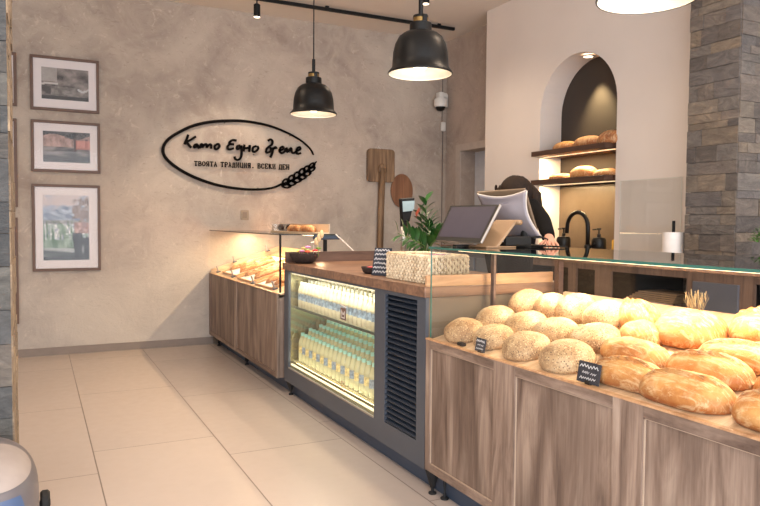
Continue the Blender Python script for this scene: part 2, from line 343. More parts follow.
KERN=[[(2.773,1.971),(2.781,1.957),(2.781,1.939),(2.773,1.92),(2.757,1.903),(2.739,1.892),(2.72,1.89),(2.705,1.896),(2.696,1.909),(2.696,1.927),(2.705,1.947),(2.72,1.963),(2.739,1.974),(2.758,1.977)],[(2.847,2.019),(2.856,2.006),(2.856,1.988),(2.848,1.968),(2.834,1.951),(2.815,1.94),(2.796,1.936),(2.781,1.942),(2.772,1.955),(2.771,1.973),(2.779,1.993),(2.793,2.01),(2.812,2.021),(2.831,2.025)],[(2.916,2.063),(2.925,2.05),(2.927,2.032),(2.919,2.012),(2.905,1.994),(2.887,1.982),(2.868,1.978),(2.852,1.983),(2.843,1.996),(2.841,2.014),(2.848,2.034),(2.862,2.052),(2.881,2.064),(2.9,2.068)],[(2.984,2.108),(2.994,2.096),(2.995,2.077),(2.988,2.057),(2.974,2.039),(2.955,2.027),(2.936,2.023),(2.92,2.028),(2.911,2.041),(2.909,2.059),(2.916,2.079),(2.931,2.097),(2.949,2.109),(2.968,2.113)],[(3.045,2.142),(3.053,2.13),(3.054,2.113),(3.046,2.094),(3.032,2.078),(3.014,2.067),(2.996,2.063),(2.981,2.068),(2.973,2.08),(2.973,2.097),(2.98,2.116),(2.994,2.132),(3.012,2.143),(3.03,2.147)],[(3.119,2.18),(3.125,2.168),(3.122,2.151),(3.111,2.134),(3.095,2.119),(3.076,2.11),(3.058,2.108),(3.045,2.114),(3.04,2.127),(3.043,2.143),(3.053,2.16),(3.07,2.175),(3.089,2.184),(3.106,2.186)],[(2.811,1.882),(2.804,1.87),(2.786,1.861),(2.762,1.856),(2.736,1.858),(2.712,1.865),(2.697,1.876),(2.692,1.888),(2.699,1.901),(2.716,1.91),(2.741,1.914),(2.767,1.913),(2.791,1.906),(2.806,1.895)],[(2.88,1.93),(2.876,1.915),(2.861,1.902),(2.838,1.891),(2.811,1.887),(2.787,1.889),(2.769,1.898),(2.761,1.91),(2.765,1.925),(2.779,1.939),(2.802,1.949),(2.829,1.953),(2.853,1.951),(2.872,1.943)],[(2.949,1.973),(2.946,1.958),(2.932,1.943),(2.909,1.931),(2.883,1.925),(2.858,1.926),(2.839,1.933),(2.83,1.945),(2.833,1.96),(2.847,1.974),(2.869,1.986),(2.895,1.992),(2.921,1.992),(2.939,1.985)],[(3.014,2.018),(3.013,2.003),(3.002,1.987),(2.981,1.974),(2.957,1.965),(2.933,1.964),(2.914,1.969),(2.904,1.98),(2.905,1.995),(2.916,2.011),(2.936,2.024),(2.961,2.033),(2.985,2.034),(3.004,2.029)],[(3.071,2.067),(3.072,2.053),(3.063,2.037),(3.045,2.023),(3.023,2.012),(3.0,2.008),(2.982,2.01),(2.971,2.019),(2.97,2.033),(2.979,2.048),(2.997,2.063),(3.019,2.074),(3.042,2.078),(3.061,2.076)],[(3.125,2.131),(3.128,2.12),(3.122,2.104),(3.109,2.089),(3.09,2.076),(3.071,2.069),(3.054,2.068),(3.043,2.075),(3.04,2.086),(3.045,2.102),(3.059,2.117),(3.077,2.13),(3.096,2.137),(3.113,2.138)]]
# ------------------------------------------------------------------ the setting
CZ = 3.92; WY = 8.12; RX = 5.06; KX = 4.75
def struct(mb, name, mat, **k): return tag(mb.build(name, mat, None, **k), kind='structure')
struct(MB().box(-3.2, 5.4, -1.2, WY + .1, -.1, 0), 'floor', M_floor)
struct(MB().box(-3.2, 5.4, -1.2, WY + .1, CZ, CZ + .1), 'ceiling', M_ceil)
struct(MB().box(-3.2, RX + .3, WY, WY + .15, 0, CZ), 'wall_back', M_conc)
struct(MB().box(-3.3, -3.2, -1.2, WY, 0, CZ), 'wall_left', M_wallw)
# right wall with the door opening
dY0, dY1, dZ = 6.95, 7.74, 2.40
w = MB(); w.box(RX, RX + .28, dY1, WY, 0, CZ); w.box(RX, RX + .28, 6.5, dY0, 0, CZ); w.box(RX, RX + .28, dY0, dY1, dZ, CZ)
struct(w, 'wall_right', M_conc2)
d = empty('door_1', (RX + .26, dY1, 0), kind='structure')
fr = MB(); fr.box(RX - .015, RX + .0, dY1, dY1 + .11, 0, dZ + .09); fr.box(RX - .015, RX, dY0 - .1, dY0, 0, dZ + .09); fr.box(RX - .015, RX, dY0, dY1, dZ, dZ + .09)
fr.build('door_frame', plain('door_frame_grey', rgb(186, 174, 164), .8), d)
MB().box(RX + .22, RX + .26, dY0 + .0, dY1 - .0, 0, dZ + .0).build('door_leaf', plain('pale_door', rgb(206, 208, 214), .9), d, bevel=.003)
hh = MB(); hh.tube([(RX + .22, dY0 + .08, 1.05), (RX + .17, dY0 + .08, 1.05), (RX + .17, dY0 + .2, 1.05)], .01)
hh.build('door_handle', M_chrome, d, smooth=True)

# white kitchen wall with the arched niche
nY0, nY1 = 4.70, 5.77; nc = (nY0 + nY1) / 2; nr = (nY1 - nY0) / 2; spring = 3.115 - nr; sill = 1.2; nb = RX - .02
w = MB(); N = 28
def wallquad(mb, y0, y1, z0, z1): mb.quad((KX, y0, z0), (KX, y1, z0), (KX, y1, z1), (KX, y0, z1))
wallquad(w, -1.2, nY0, 0, CZ); wallquad(w, nY1, 6.756, 0, CZ); wallquad(w, nY0, nY1, 0, sill)
arc = [(nc - nr * math.cos(math.pi * k / N), spring + nr * math.sin(math.pi * k / N)) for k in range(N + 1)]
for (a, za), (b, zb) in zip(arc, arc[1:]): w.quad((KX, a, za), (KX, b, zb), (KX, b, CZ), (KX, a, CZ))
prof = [(nY0, sill)] + arc + [(nY1, sill)]
for (a, za), (b, zb) in zip(prof, prof[1:]): w.quad((KX, a, za), (KX, b, zb), (nb, b, zb), (nb, a, za))
w.quad((KX, nY0, sill), (KX, nY1, sill), (nb, nY1, sill), (nb, nY0, sill))
w.quad((KX, 6.756, 0), (RX + .05, 6.756, 0), (RX + .05, 6.756, CZ), (KX, 6.756, CZ))
struct(w, 'wall_kitchen', M_wallw)
w = MB(); vs = [(nb - .004, y, z) for y, z in prof]; w.add(vs, [tuple(range(len(vs)))])
struct(w, 'wall_niche', M_niche)
w = MB(); w.box(RX + .0, RX + .1, -1.2, 6.5, 0, CZ)
struct(w, 'wall_kitchen_backing', M_wallw)

struct(MB().box(-3.2, 1.86, WY - .014, WY, 0, .085), 'baseboard_back', plain('taupe_skirting_tile', rgb(128, 116, 108), .5))
struct(MB().box(1.86, RX, WY - .014, WY, 0, .085), 'baseboard_back_counter', M_taupe)

# ledge stone pillars
def stone(mb, plane, a0, a1, z0, z1, c, axis, sgn, cols, hmin=.05, hmax=.13, base=.02):
    z = z0
    while z < z1 - .01:
        h = min(random.uniform(hmin, hmax), z1 - z); a = a0 - random.uniform(0, .1)
        while a < a1 - .001:
            L = random.uniform(.12, .36); b = min(a + L, a1); s_ = max(a, a0)
            if b - s_ > .004:
                dpt = base + random.uniform(0, .010)
                k = random.choice(cols); f = random.uniform(.9, 1.1); mb.col = tuple(min(1, x * f) for x in k[:3]) + (1,)
                g = .0015
                lo, hi = sorted((plane, plane + sgn * dpt))
                if axis == 'x': mb.box(lo, hi, s_ + g, b - g, z + g, z + h - g)
                else: mb.box(s_ + g, b - g, lo, hi, z + g, z + h - g)
            a = b
        z += h
def stone_mat(name):
    t = vcol(name); v = t.coord((1, 1, 2.2), kind='Pos'); n = t.noise(v, 4.5, 9, .72, 2.0); n2 = t.noise(v, 30, 5, .7)
    src = t.b.inputs['Base Color'].links[0].from_socket
    c = t.mix(.75, src, t.ramp(n, [(.3, (.42, .40, .40, 1)), (.5, (.85, .84, .84, 1)), (.68, (1.4, 1.35, 1.28, 1))]), 'MULTIPLY')
    t.set(Base_Color=c, Roughness=.8); t.bump(t.math('ADD', n, t.math('MULTIPLY', n2, .4)), .8, .03); return t.m
M_stone = stone_mat('ledge_stone')
SC = [rgb(116, 106, 98), rgb(100, 92, 86), rgb(126, 115, 103), rgb(106, 100, 97), rgb(124, 111, 97), rgb(94, 87, 83), rgb(114, 107, 101)]
w = MB(); w.col = rgb(92, 84, 80); w.box(4.475, KX, 3.28, 3.66, 0, CZ)
stone(w, 4.475, 3.26, 3.685, 0, CZ, 0, 'x', -1, SC); w.cur = 0
stone(w, 3.28, 4.455, KX, 0, CZ, 0, 'y', -1, SC); 
struct(w, 'trim_stone_pillar_right', M_stone)
w = MB(); SB = [rgb(88, 88, 88), rgb(100, 98, 94), rgb(78, 79, 80), rgb(112, 104, 96), rgb(94, 91, 88)]; BR = [rgb(164, 142, 118), rgb(150, 130, 108), rgb(176, 154, 128)]
w.col = rgb(128, 108, 88); w.box(-.75, -.112, 3.62, 4.42, 0, CZ)
stone(w, 3.62, -.75, -.106, 0, CZ, 0, 'y', -1, SB, .08, .2)
stone(w, -.112, 3.605, 4.42, 0, CZ, 0, 'x', 1, BR, .08, .2, base=.004)
struct(w, 'trim_stone_pillar_left', M_stone)

# shopfront behind the photographer: mullions only, daylight comes through
w = MB()
for x in (-3.15, -1.2, .8, 2.8, 4.7): w.box(x, x + .06, -1.2, -1.12, 0, CZ)
w.box(-3.2, 4.75, -1.2, -1.12, 2.9, 2.98); w.box(-3.2, 4.75, -1.2, -1.12, 0, .1)
struct(w, 'window_1', M_black)

# ------------------------------------------------------------------ pictures on the back wall
M_print = vcol('printed_picture', .35).m
M_pglass = glass('picture_glass', (1, 1, 1, 1), .35)
def fbm(x, y, s, o=0): return noise.fractal(Vector((x * s + o, y * s, o * .7)), 1.0, 2.0, 4)
def mixc(a, b, t):
    t = max(0, min(1, t)); return tuple(x * (1 - t) + y * t for x, y in zip(a, b))
def p_quarry(u, v):
    c = mixc(rgb(60, 52, 48), rgb(150, 138, 132), .5 + .9 * fbm(u, v, 4, 3))
    if u < .32 and v > .55: c = mixc(c, rgb(176, 168, 162), .7)
    if abs(v - .48 - .1 * u) < .03 and u < .35: c = rgb(196, 190, 184)
    if v < .42 and .2 < u < .75: c = mixc(rgb(96, 88, 82), rgb(140, 132, 126), .5 + fbm(u, v, 10, 5))
    if u > .75 and abs(v - .45 + .15 * math.sin(9 * u)) < .035: c = rgb(190, 188, 186)
    if v < .12: c = rgb(48, 42, 40)
    return c
def p_street(u, v):
    c = mixc(rgb(120, 92, 84), rgb(186, 152, 140), .5 + .8 * fbm(u * 2, v, 5, 8))
    if v > .84 + .08 * math.sin(7 * u): c = mixc(rgb(20, 18, 18), rgb(84, 74, 70), .5 + fbm(u, v, 14, 2))
    if v < .5: c = mixc(rgb(52, 46, 46), rgb(146, 136, 132), .45 + .9 * fbm(u, v * 3, 4, 4))
    if v < .2: c = mixc(c, rgb(24, 20, 22), .75)
    if .35 < v < .8 and (abs(u - .68) < .035 or abs(u - .93) < .03): c = rgb(80, 60, 56)
    if .45 < v < .75 and u > .7: c = mixc(c, rgb(214, 130, 112), .55)
    return c
def p_meadow(u, v):
    if v > .62:
        c = mixc(rgb(196, 180, 176), rgb(150, 160, 180), (v < .85) * .8 + fbm(u, v, 5))
        h = .74 + .10 * math.exp(-((u - .45) / .2) ** 2) + .03 * fbm(u, 0, 8)
        if v < h: c = mixc(rgb(96, 110, 136), rgb(176, 184, 196), .5 + .9 * fbm(u, v * 3, 6, 4))
    elif v > .18:
        c = mixc(rgb(70, 104, 76), rgb(150, 168, 150), .5 + fbm(u * 2, v, 7, 2))
        s_ = fbm(u * 5, v * .7, 5, 9)
        if v > .32 and s_ > .12: c = mixc(rgb(222, 222, 214), rgb(120, 130, 150), .4 + fbm(u, v, 20))
        if v > .55: c = mixc(c, rgb(92, 78, 78), .5)
    else: c = mixc(rgb(60, 66, 68), rgb(168, 172, 170), .4 + .8 * math.sin(v * 40 + u * 3))
    if u > .62 and v > .58 and (u - .88) ** 2 / .07 + (v - .76) ** 2 / .03 < 1 + 1.6 * fbm(u, v, 9, 3): c = mixc(rgb(104, 88, 84), rgb(160, 142, 134), .5 + 1.2 * fbm(u, v, 16))
    if u > .68 and .42 < v < .58: c = mixc(rgb(196, 160, 150), rgb(130, 100, 96), .5 + fbm(u, v, 12))
    if v < .42 and u > .62 + .35 * (.42 - v) * .5 and (u < .84 or v < .34 + .1 * (u - .84)): c = rgb(24, 22, 28)
    if abs(u - .86) < .02 and .1 < v < .22: c = rgb(180, 176, 176)
    if v < .06: c = rgb(28, 28, 32)
    return c
def p_plain(u, v): return mixc(rgb(120, 110, 104), rgb(178, 170, 164), .5 + fbm(u, v, 4, 6))
def picture(x0, x1, z0, z1, px0, px1, pz0, pz1, fn, label, nu, nv, group=None):
    p = empty('picture_frame', ((x0 + x1) / 2, WY, z0), label, 'picture', group)
    f = MB(); t = .028; ya, yb = WY - .035, WY
    f.box(x0, x1, ya, yb, z0, z0 + t); f.box(x0, x1, ya, yb, z1 - t, z1); f.box(x0, x0 + t, ya, yb, z0 + t, z1 - t); f.box(x1 - t, x1, ya, yb, z0 + t, z1 - t)
    f.build('frame', M_frame, p, bevel=.003)
    MB().box(x0 + t, x1 - t, WY - .015, WY - .005, z0 + t, z1 - t).build('mount', M_matt, p)
    g = MB()
    for i in range(nu):
        for j in range(nv):
            u0, u1, v0, v1 = i / nu, (i + 1) / nu, j / nv, (j + 1) / nv
            X = lambda u: px0 + (px1 - px0) * u
            Z = lambda v: pz0 + (pz1 - pz0) * v
            g.col = tuple(fn((u0 + u1) / 2, (v0 + v1) / 2)[:3]) + (1,)
            g.quad((X(u0), WY - .017, Z(v0)), (X(u1), WY - .017, Z(v0)), (X(u1), WY - .017, Z(v1)), (X(u0), WY - .017, Z(v1)))
    g.build('print', M_print, p)
    MB().quad((x0 + t, WY - .026, z0 + t), (x1 - t, WY - .026, z0 + t), (x1 - t, WY - .026, z1 - t), (x0 + t, WY - .026, z1 - t)).build('pane', M_pglass, p)
picture(-.03, .635, 2.60, 3.165, .075, .53, 2.72, 3.05, p_quarry, 'brown framed dark sepia photograph in white mount, topmost of the full frames on plaster wall', 46, 34)
picture(-.03, .64, 1.955, 2.495, .082, .538, 2.062, 2.385, p_street, 'brown framed pinkish street photograph in white mount, middle of the full frames', 46, 34)
picture(-.03, .635, .905, 1.825, .072, .52, 1.02, 1.712, p_meadow, 'tall brown framed colour picture of crowd, hills and green meadow, lowest of the full frames', 46, 70)
picture(-.82, -.155, 2.62, 3.165, -.72, -.26, 2.73, 3.05, p_plain, 'brown picture frame edge showing beside left stone pillar, topmost', 10, 8)
picture(-.82, -.16, 1.58, 2.49, -.72, -.26, 1.69, 2.38, p_plain, 'tall brown picture frame edge showing beside left stone pillar, middle one', 10, 8)
picture(-.82, -.165, .36, 1.47, -.72, -.26, .5, 1.35, p_plain, 'brown picture frame edge showing beside left stone pillar, lowest one', 10, 8)

# ------------------------------------------------------------------ wall sign
exec_sign = True
def ribbon(mb, pts, w, y, d, taper=None):
    n = len(pts); L = []; Rr = []
    for i, (x, z) in enumerate(pts):
        a = pts[max(i - 1, 0)]; b = pts[min(i + 1, n - 1)]
        tx, tz = b[0] - a[0], b[1] - a[1]; l = math.hypot(tx, tz) or 1
        ww = w * (taper[i] if taper else 1) / 2
        nx, nz = -tz / l * ww, tx / l * ww
        L.append((x + nx, z + nz)); Rr.append((x - nx, z - nz))
    vs = []
    for (lx, lz), (rx, rz) in zip(L, Rr): vs += [(lx, y, lz), (rx, y, rz), (lx, y + d, lz), (rx, y + d, rz)]
    fs = []
    for i in range(n - 1):
        a = 4 * i; b = a + 4
        fs += [(a, a + 1, b + 1, b), (a + 2, b + 2, b + 3, a + 3), (a, b, b + 2, a + 2), (a + 1, a + 3, b + 3, b + 1)]
    fs += [(0, 2, 3, 1), (4 * n - 4, 4 * n - 3, 4 * n - 1, 4 * n - 2)]
    mb.add(vs, fs)
def smoothp(pts, k=3):
    if len(pts) < 3: return pts
    out = []
    P = [pts[0]] + list(pts) + [pts[-1]]
    for i in range(1, len(P) - 2):
        p0, p1, p2, p3 = P[i - 1], P[i], P[i + 1], P[i + 2]
        for j in range(k):
            t = j / k
            out.append(tuple(.5 * (2 * b + (c - a) * t + (2 * a - 5 * b + 4 * c - d_) * t * t + (3 * b - a - 3 * c + d_) * t ** 3) for a, b, c, d_ in zip(p0, p1, p2, p3)))
    out.append(P[-2]); return out
sg = empty('wall_sign', (2.2, WY, 1.85), 'black oval sign of raised handwritten lettering with a wheat ear on plaster wall', 'sign')
M_sign = plain('sign_black', rgb(14, 10, 9), .8, Specular_IOR_Level=.1)
m = MB(); rg = smoothp(RING[0], 4); ribbon(m, rg, .026, WY - .05, .02, [.55 + .75 * min(1, i / 30) - .35 * max(0, (i - len(rg) * .75) / (len(rg) * .25)) for i in range(len(rg))]); m.build('oval_ring', M_sign, sg)
for g_ in sorted(set(SG)):
    m = MB()
    for k, s_ in zip(SG, SCRIPT):
        if k == g_: ribbon(m, smoothp(s_, 4), .026, WY - .05, .02)
    m.build('script_letter', M_sign, sg)
for g_ in sorted(set(TGP)):
    m = MB()
    for k, s_ in zip(TGP, TAG):
        if k == g_: ribbon(m, s_, .0095, WY - .045, .015)
    m.build('small_letter', M_sign, sg)
m = MB(); ribbon(m, STEM[0], .014, WY - .05, .02)
for k in KERN:
    cx = sum(p[0] for p in k) / len(k); cz = sum(p[1] for p in k) / len(k); n = len(k); vs = []
    for y in (WY - .05, WY - .03):
        for f in (1.12, .5):
            vs += [(cx + (x - cx) * f, y, cz + (z - cz) * f) for x, z in k]
    fs = []
    for i in range(n):
        j = (i + 1) % n
        fs += [(i, j, n + j, n + i), (2 * n + i, 3 * n + i, 3 * n + j, 2 * n + j), (i, 2 * n + i, 2 * n + j, j), (n + i, n + j, 3 * n + j, 3 * n + i)]
    m.add(vs, fs)
m.build('wheat_ear', M_sign, sg)
for (x, z) in ((1.35, 2.35), (2.0, 2.6), (2.8, 2.5), (1.7, 1.92), (2.4, 1.85), (3.0, 2.05), (1.7, 2.3), (2.35, 2.25), (2.8, 2.3)): MB().tube([(x, WY - .035, z), (x, WY, z)], .004, 6).build('standoff_pin', M_sign, sg)

# socket, camera, junction box
s_ = empty('wall_socket', (2.24, WY, 1.525), 'small square beige switch plate on plaster wall below the sign', 'socket')
MB().box(2.193, 2.290, WY - .012, WY, 1.468, 1.582).build('plate', plain('beige_switch', rgb(150, 132, 112), .5), s_, bevel=.004)
MB().box(2.215, 2.268, WY - .018, WY - .012, 1.49, 1.56).build('rocker', plain('beige_switch_dark', rgb(132, 114, 96), .5), s_, bevel=.002)
c = empty('security_camera', (5.0, WY, 3.1), 'white dome security camera on a wall bracket near the corner', 'camera')
m = MB(); m.box(4.98, 5.055, WY - .05, WY, 3.02, 3.2); m.box(4.87, 5.0, WY - .12, WY - .03, 3.14, 3.2); m.box(4.85, 4.93, WY - .16, WY - .06, 3.1, 3.2); m.build('bracket', M_white, c, bevel=.01)
m = MB(); m.lathe([(0, 3.125), (.07, 3.12), (.088, 3.10), (.092, 3.03), (.08, 3.0)], (4.885, WY - .13, 0), 20); m.build('housing', M_white, c, smooth=True, auto=40)
m = MB(); m.lathe([(0, 2.945), (.035, 2.952), (.055, 2.97), (.066, 3.0), (.066, 3.01)], (4.885, WY - .13, 0), 18); m.build('dome', M_blackg, c, smooth=True)
j = empty('junction_box', (5.0, WY, 2.76), 'small white cable box on plaster wall under the security camera', 'junction box')
MB().box(4.965, 5.035, WY - .035, WY, 2.70, 2.825).build('case', M_white, j, bevel=.015)
m = MB(); m.tube([(4.99, WY - .006, 3.02), (4.985, WY - .008, 2.83)], .006, 6); m.tube([(5.0, WY - .006, 2.70), (5.0, WY - .006, .1)], .007, 6); m.tube([(4.99, WY - .006, 3.2), (4.99, WY - .006, CZ)], .006, 6); m.build('cable', plain('painted_cable', rgb(120, 108, 100), .6), j, smooth=True)

# ------------------------------------------------------------------ peel and round board
def rounded(cx, cz, w, h, r, n=6):
    pts = []
    for sx, sz, a0 in ((1, 1, 0), (-1, 1, 90), (-1, -1, 180), (1, -1, 270)):
        for k in range(n + 1):
            a = R(a0 + 90 * k / n); pts.append((cx + sx * (w / 2 - r) + r * math.cos(a), cz + sz * (h / 2 - r) + r * math.sin(a)))
    return pts
def slab(mb, pts, y0, y1):
    n = len(pts); mb.add([(x, y0, z) for x, z in pts] + [(x, y1, z) for x, z in pts], [tuple(range(n)), tuple(range(n, 2 * n))[::-1]] + [(i, i + n, (i + 1) % n + n, (i + 1) % n) for i in range(n)])
p = empty('baking_peel', (4.03, WY - .03, .3), 'old wooden baking peel with square blade leaning on plaster wall', 'baking peel')
m = MB(); slab(m, rounded(4.045, 2.19, .40, .43, .05), WY - .045, WY - .015); m.build('blade', M_old, p, bevel=.006)
m = MB(); m.tube([(4.055, WY - .055, 2.16), (4.04, WY - .055, 1.6), (4.02, WY - .05, .3)], [.045, .042, .045], 10); m.ellip((4.055, WY - .058, 2.14), .065, .03, .075); m.build('handle', M_old, p, smooth=True)
m = MB(); m.tube([(4.0, WY - .02, 2.40), (4.02, WY - .01, 2.44), (4.05, WY - .02, 2.40)], .004, 5); m.build('hanging_cord', M_white, p)
p = empty('round_board', (4.37, WY - .02, 1.65), 'oval brown wooden board hanging on plaster wall beside the peel', 'wooden board')
m = MB(); slab(m, [(4.365 + .165 * math.cos(a), 1.87 + .225 * math.sin(a)) for a in [2 * math.pi * k / 36 for k in range(36)]], WY - .03, WY - .01); m.build('board', M_old2, p, bevel=.006)
m = MB(); m.tube([(4.40, WY - .02, 1.67), (4.44, WY - .02, 1.25)], [.03, .022], 8); m.build('handle', M_old2, p)
# ------------------------------------------------------------------ near bread counter (wood fronts, tilted deck, glass case)
FX = 1.86; NY0, NY1 = .55, 3.165
SL = .24
def deckz(x): return .83 + SL * (x - 1.88)
bc = empty('bread_counter', (2.3, 1.9, 0), 'oak fronted bakery counter holding the big loaves under glass, nearest the viewer', 'counter')
m = MB(); m.box(FX + .012, FX + .03, NY0, NY1, .124, .83); m.build('front_board', M_oak2, bc)
pans = [(2.555, 3.12), (1.83, 2.40), (1.06, 1.69), (.6, .92)]
for a, b in ((3.12, NY1), (2.40, 2.555), (1.69, 1.83), (.92, 1.06), (NY0, .6)): MB().box(FX, FX + .014, a, b, .124, .83).build('stile', M_oak, bc, bevel=.0015)
for a, b in pans:
    for c_, d_ in ((.124, .165), (.785, .83)): MB().box(FX + .0005, FX + .014, a, b, c_, d_).build('rail', M_oakY, bc, bevel=.0015)
m = MB()
for a, b in pans:
    g = .004
    m.box(FX + .006, FX + .0125, a, a + g, .165, .785); m.box(FX + .006, FX + .0125, b - g, b, .165, .785); m.box(FX + .006, FX + .0125, a, b, .165, .165 + g); m.box(FX + .006, FX + .0125, a, b, .785 - g, .785)
m.build('panel_groove', M_groove, bc)
m = MB(); m.box(FX, FX + .02, NY0, NY1, .8305, .836); m.box(FX - .002, FX + .0, NY0, NY1, .828, .836); m.build('edge_trim', M_topend, bc)
m = MB(); m.box(FX + .03, 2.82, NY1 - .02, NY1, .124, .82); m.box(FX + .03, 2.82, NY0, NY0 + .02, .124, .82); m.box(2.8, 2.82, NY0 + .02, NY1 - .02, .124, 1.0); m.build('carcass', M_oak, bc)
m = MB(); m.box(1.93, 1.95, NY0 + .05, NY1 - .01, .0, .124); m.build('kick_board', M_steeld, bc)
for (x, y, tw) in ((1.885, 3.12, .04), (1.905, 3.03, .012), (1.905, 1.6, .02), (2.7, 3.1, .02), (2.7, .7, .02)):
    m = MB(); m.lathe([(0, 0), (.022, 0), (.022, .008), (.008, .014), (.008, .03), (tw * .35, .036), (tw, .124), (0, .124)], (x, y, 0), 12); m.build('foot', M_rubber, bc, smooth=True, auto=40)
m = MB(); m.add([(1.87, NY0 + .02, deckz(1.87) - .03), (2.8, NY0 + .02, deckz(2.8) - .03), (2.8, NY1 - .02, deckz(2.8) - .03), (1.87, NY1 - .02, deckz(1.87) - .03),
                 (1.87, NY0 + .02, deckz(1.87)), (2.8, NY0 + .02, deckz(2.8)), (2.8, NY1 - .02, deckz(2.8)), (1.87, NY1 - .02, deckz(1.87))],
                [(0, 1, 2, 3), (4, 5, 6, 7), (0, 1, 5, 4), (1, 2, 6, 5), (2, 3, 7, 6), (3, 0, 4, 7)]); m.build('display_deck', M_deck, bc)
# glass case
gc = empty('glass_case', (2.2, 1.9, .83), 'frameless glass case with green edged top over the bread counter', 'display case')
GZ = 1.322
m = MB(); m.quad((1.875, NY0, .84), (1.875, 3.14, .84), (1.875, 3.14, GZ - .012), (1.875, NY0, GZ - .012)); m.build('front_pane', M_glassd, gc)
m = MB(); m.quad((1.875, 3.14, .84), (2.78, 3.14, deckz(2.78) + .005), (2.78, 3.14, GZ - .012), (1.875, 3.14, GZ - .012)); m.build('end_pane', M_glassd, gc)
m = MB(); m.box(1.865, 2.60, NY0, 3.15, GZ - .010, GZ); m.build('top_pane', M_glasstop, gc)
m = MB(); m.box(1.8625, 1.865, NY0, 3.152, GZ - .010, GZ + .0005); m.box(1.865, 2.60, 3.15, 3.1525, GZ - .010, GZ + .0005); m.box(1.872, 1.878, 3.138, 3.143, .84, GZ - .012); m.build('glass_edge', M_gedge, gc)
m = MB(); m.box(2.25, 2.266, 3.10, 3.13, .93, GZ - .012); m.build('corner_post', M_darkboard, gc, bevel=.002)
m = MB(); m.box(2.70, 2.735, 3.09, 3.13, 1.03, GZ - .012); m.build('corner_post', M_shelf, gc, bevel=.002)
m = MB(); m.box(2.70, 2.76, NY0, 3.09, 1.235, 1.305); m.build('rear_rail', M_darkboard, gc, bevel=.002)
M_led = emis('warm_led', (1, .74, .42, 1), 6)
m = MB(); m.box(1.985, 2.005, NY0 + .05, 3.05, GZ - .020, GZ - .012); m.build('led_profile', M_led, gc)

# ------------------------------------------------------------------ drinks fridge counter
BY0, BY1 = 3.17, 5.51
fc = empty('fridge_counter', (2.3, 4.3, 0), 'slate grey counter with a glass fronted drinks fridge and louvred grille', 'fridge counter')
gY0, gY1, gZ0, gZ1 = 3.79, 5.402, .245, 1.034
lY0, lY1, lZ0, lZ1 = 3.262, 3.645, .252, 1.026
XB = 2.75
m = MB(); t = .02
m.box(FX, FX + t, BY0, lY0, .118, 1.05); m.box(FX, FX + t, lY1, gY0, .118, 1.05); m.box(FX, FX + t, gY1, BY1, .118, 1.05)
m.box(FX, FX + t, lY0, lY1, .118, lZ0); m.box(FX, FX + t, lY0, lY1, lZ1, 1.05); m.box(FX, FX + t, gY0, gY1, .118, gZ0); m.box(FX, FX + t, gY0, gY1, gZ1, 1.05)
m.build('front_frame', M_steel, fc)
m = MB(); m.box(FX + t, XB, BY1 - t, BY1, .118, 1.05); m.box(XB - t, XB, BY0 + t, BY1 - t, .118, 1.05); m.box(FX + t, XB - t, BY0 + t, BY1 - t, .118, .14); m.build('carcass', M_steel, fc)
m = MB(); m.box(FX + t, XB, BY0, BY0 + t, .118, 1.05); m.build('side_panel', M_taupe, fc)
m = MB(); m.box(FX - .012, XB + .04, BY0 - .01, BY1 + .02, 1.05, 1.108); m.build('worktop', M_top, fc, bevel=.003)
m = MB(); m.box(FX - .0, 2.72, 3.162, 3.18, 1.108, 1.168); m.build('end_upstand', M_topend, fc, bevel=.002)
m = MB(); m.box(FX + .02, 2.79, BY1 + .02, BY1 + .045, 1.05, 1.195); m.build('far_upstand', M_darkboard, fc, bevel=.002)
m = MB(); m.box(1.93, 1.95, BY0, BY1, 0, .118); m.build('kick_board', M_steeld, fc)
for y in (BY1 - .06,):
    m = MB(); m.add([(FX + .01, y + .06, .118), (FX + .01, y - .06, .118), (FX + .04, y + .02, .02), (FX + .04, y - .02, .02), (FX + .05, y + .06, .118), (FX + .05, y - .06, .118)], [(0, 1, 3, 2), (0, 2, 4), (1, 5, 3), (4, 5, 3, 2), (0, 4, 5, 1)])
    m.lathe([(0, 0), (.02, 0), (.02, .01), (.008, .014), (.008, .03)], (FX + .04, y, 0), 10); m.build('foot', M_rubber, fc)
m = MB(); m.box(FX + .05, FX + .06, lY0 - .01, lY1 + .01, lZ0 - .01, lZ1 + .01); m.build('grille_backing', M_void, fc)
m = MB(); ns = 24
for k in range(ns):
    z = lZ0 + (lZ1 - lZ0) * (k + .5) / ns; h = (lZ1 - lZ0) / ns
    m.add([(FX + .004, lY0, z - h * .32), (FX + .004, lY1, z - h * .32), (FX + .035, lY1, z + h * .34), (FX + .035, lY0, z + h * .34),
           (FX + .004, lY0, z - h * .18), (FX + .004, lY1, z - h * .18), (FX + .035, lY1, z + h * .48), (FX + .035, lY0, z + h * .48)],
          [(0, 1, 2, 3), (4, 7, 6, 5), (0, 4, 5, 1), (0, 3, 7, 4), (1, 5, 6, 2)])
m.build('louvre_grille', M_louv, fc)
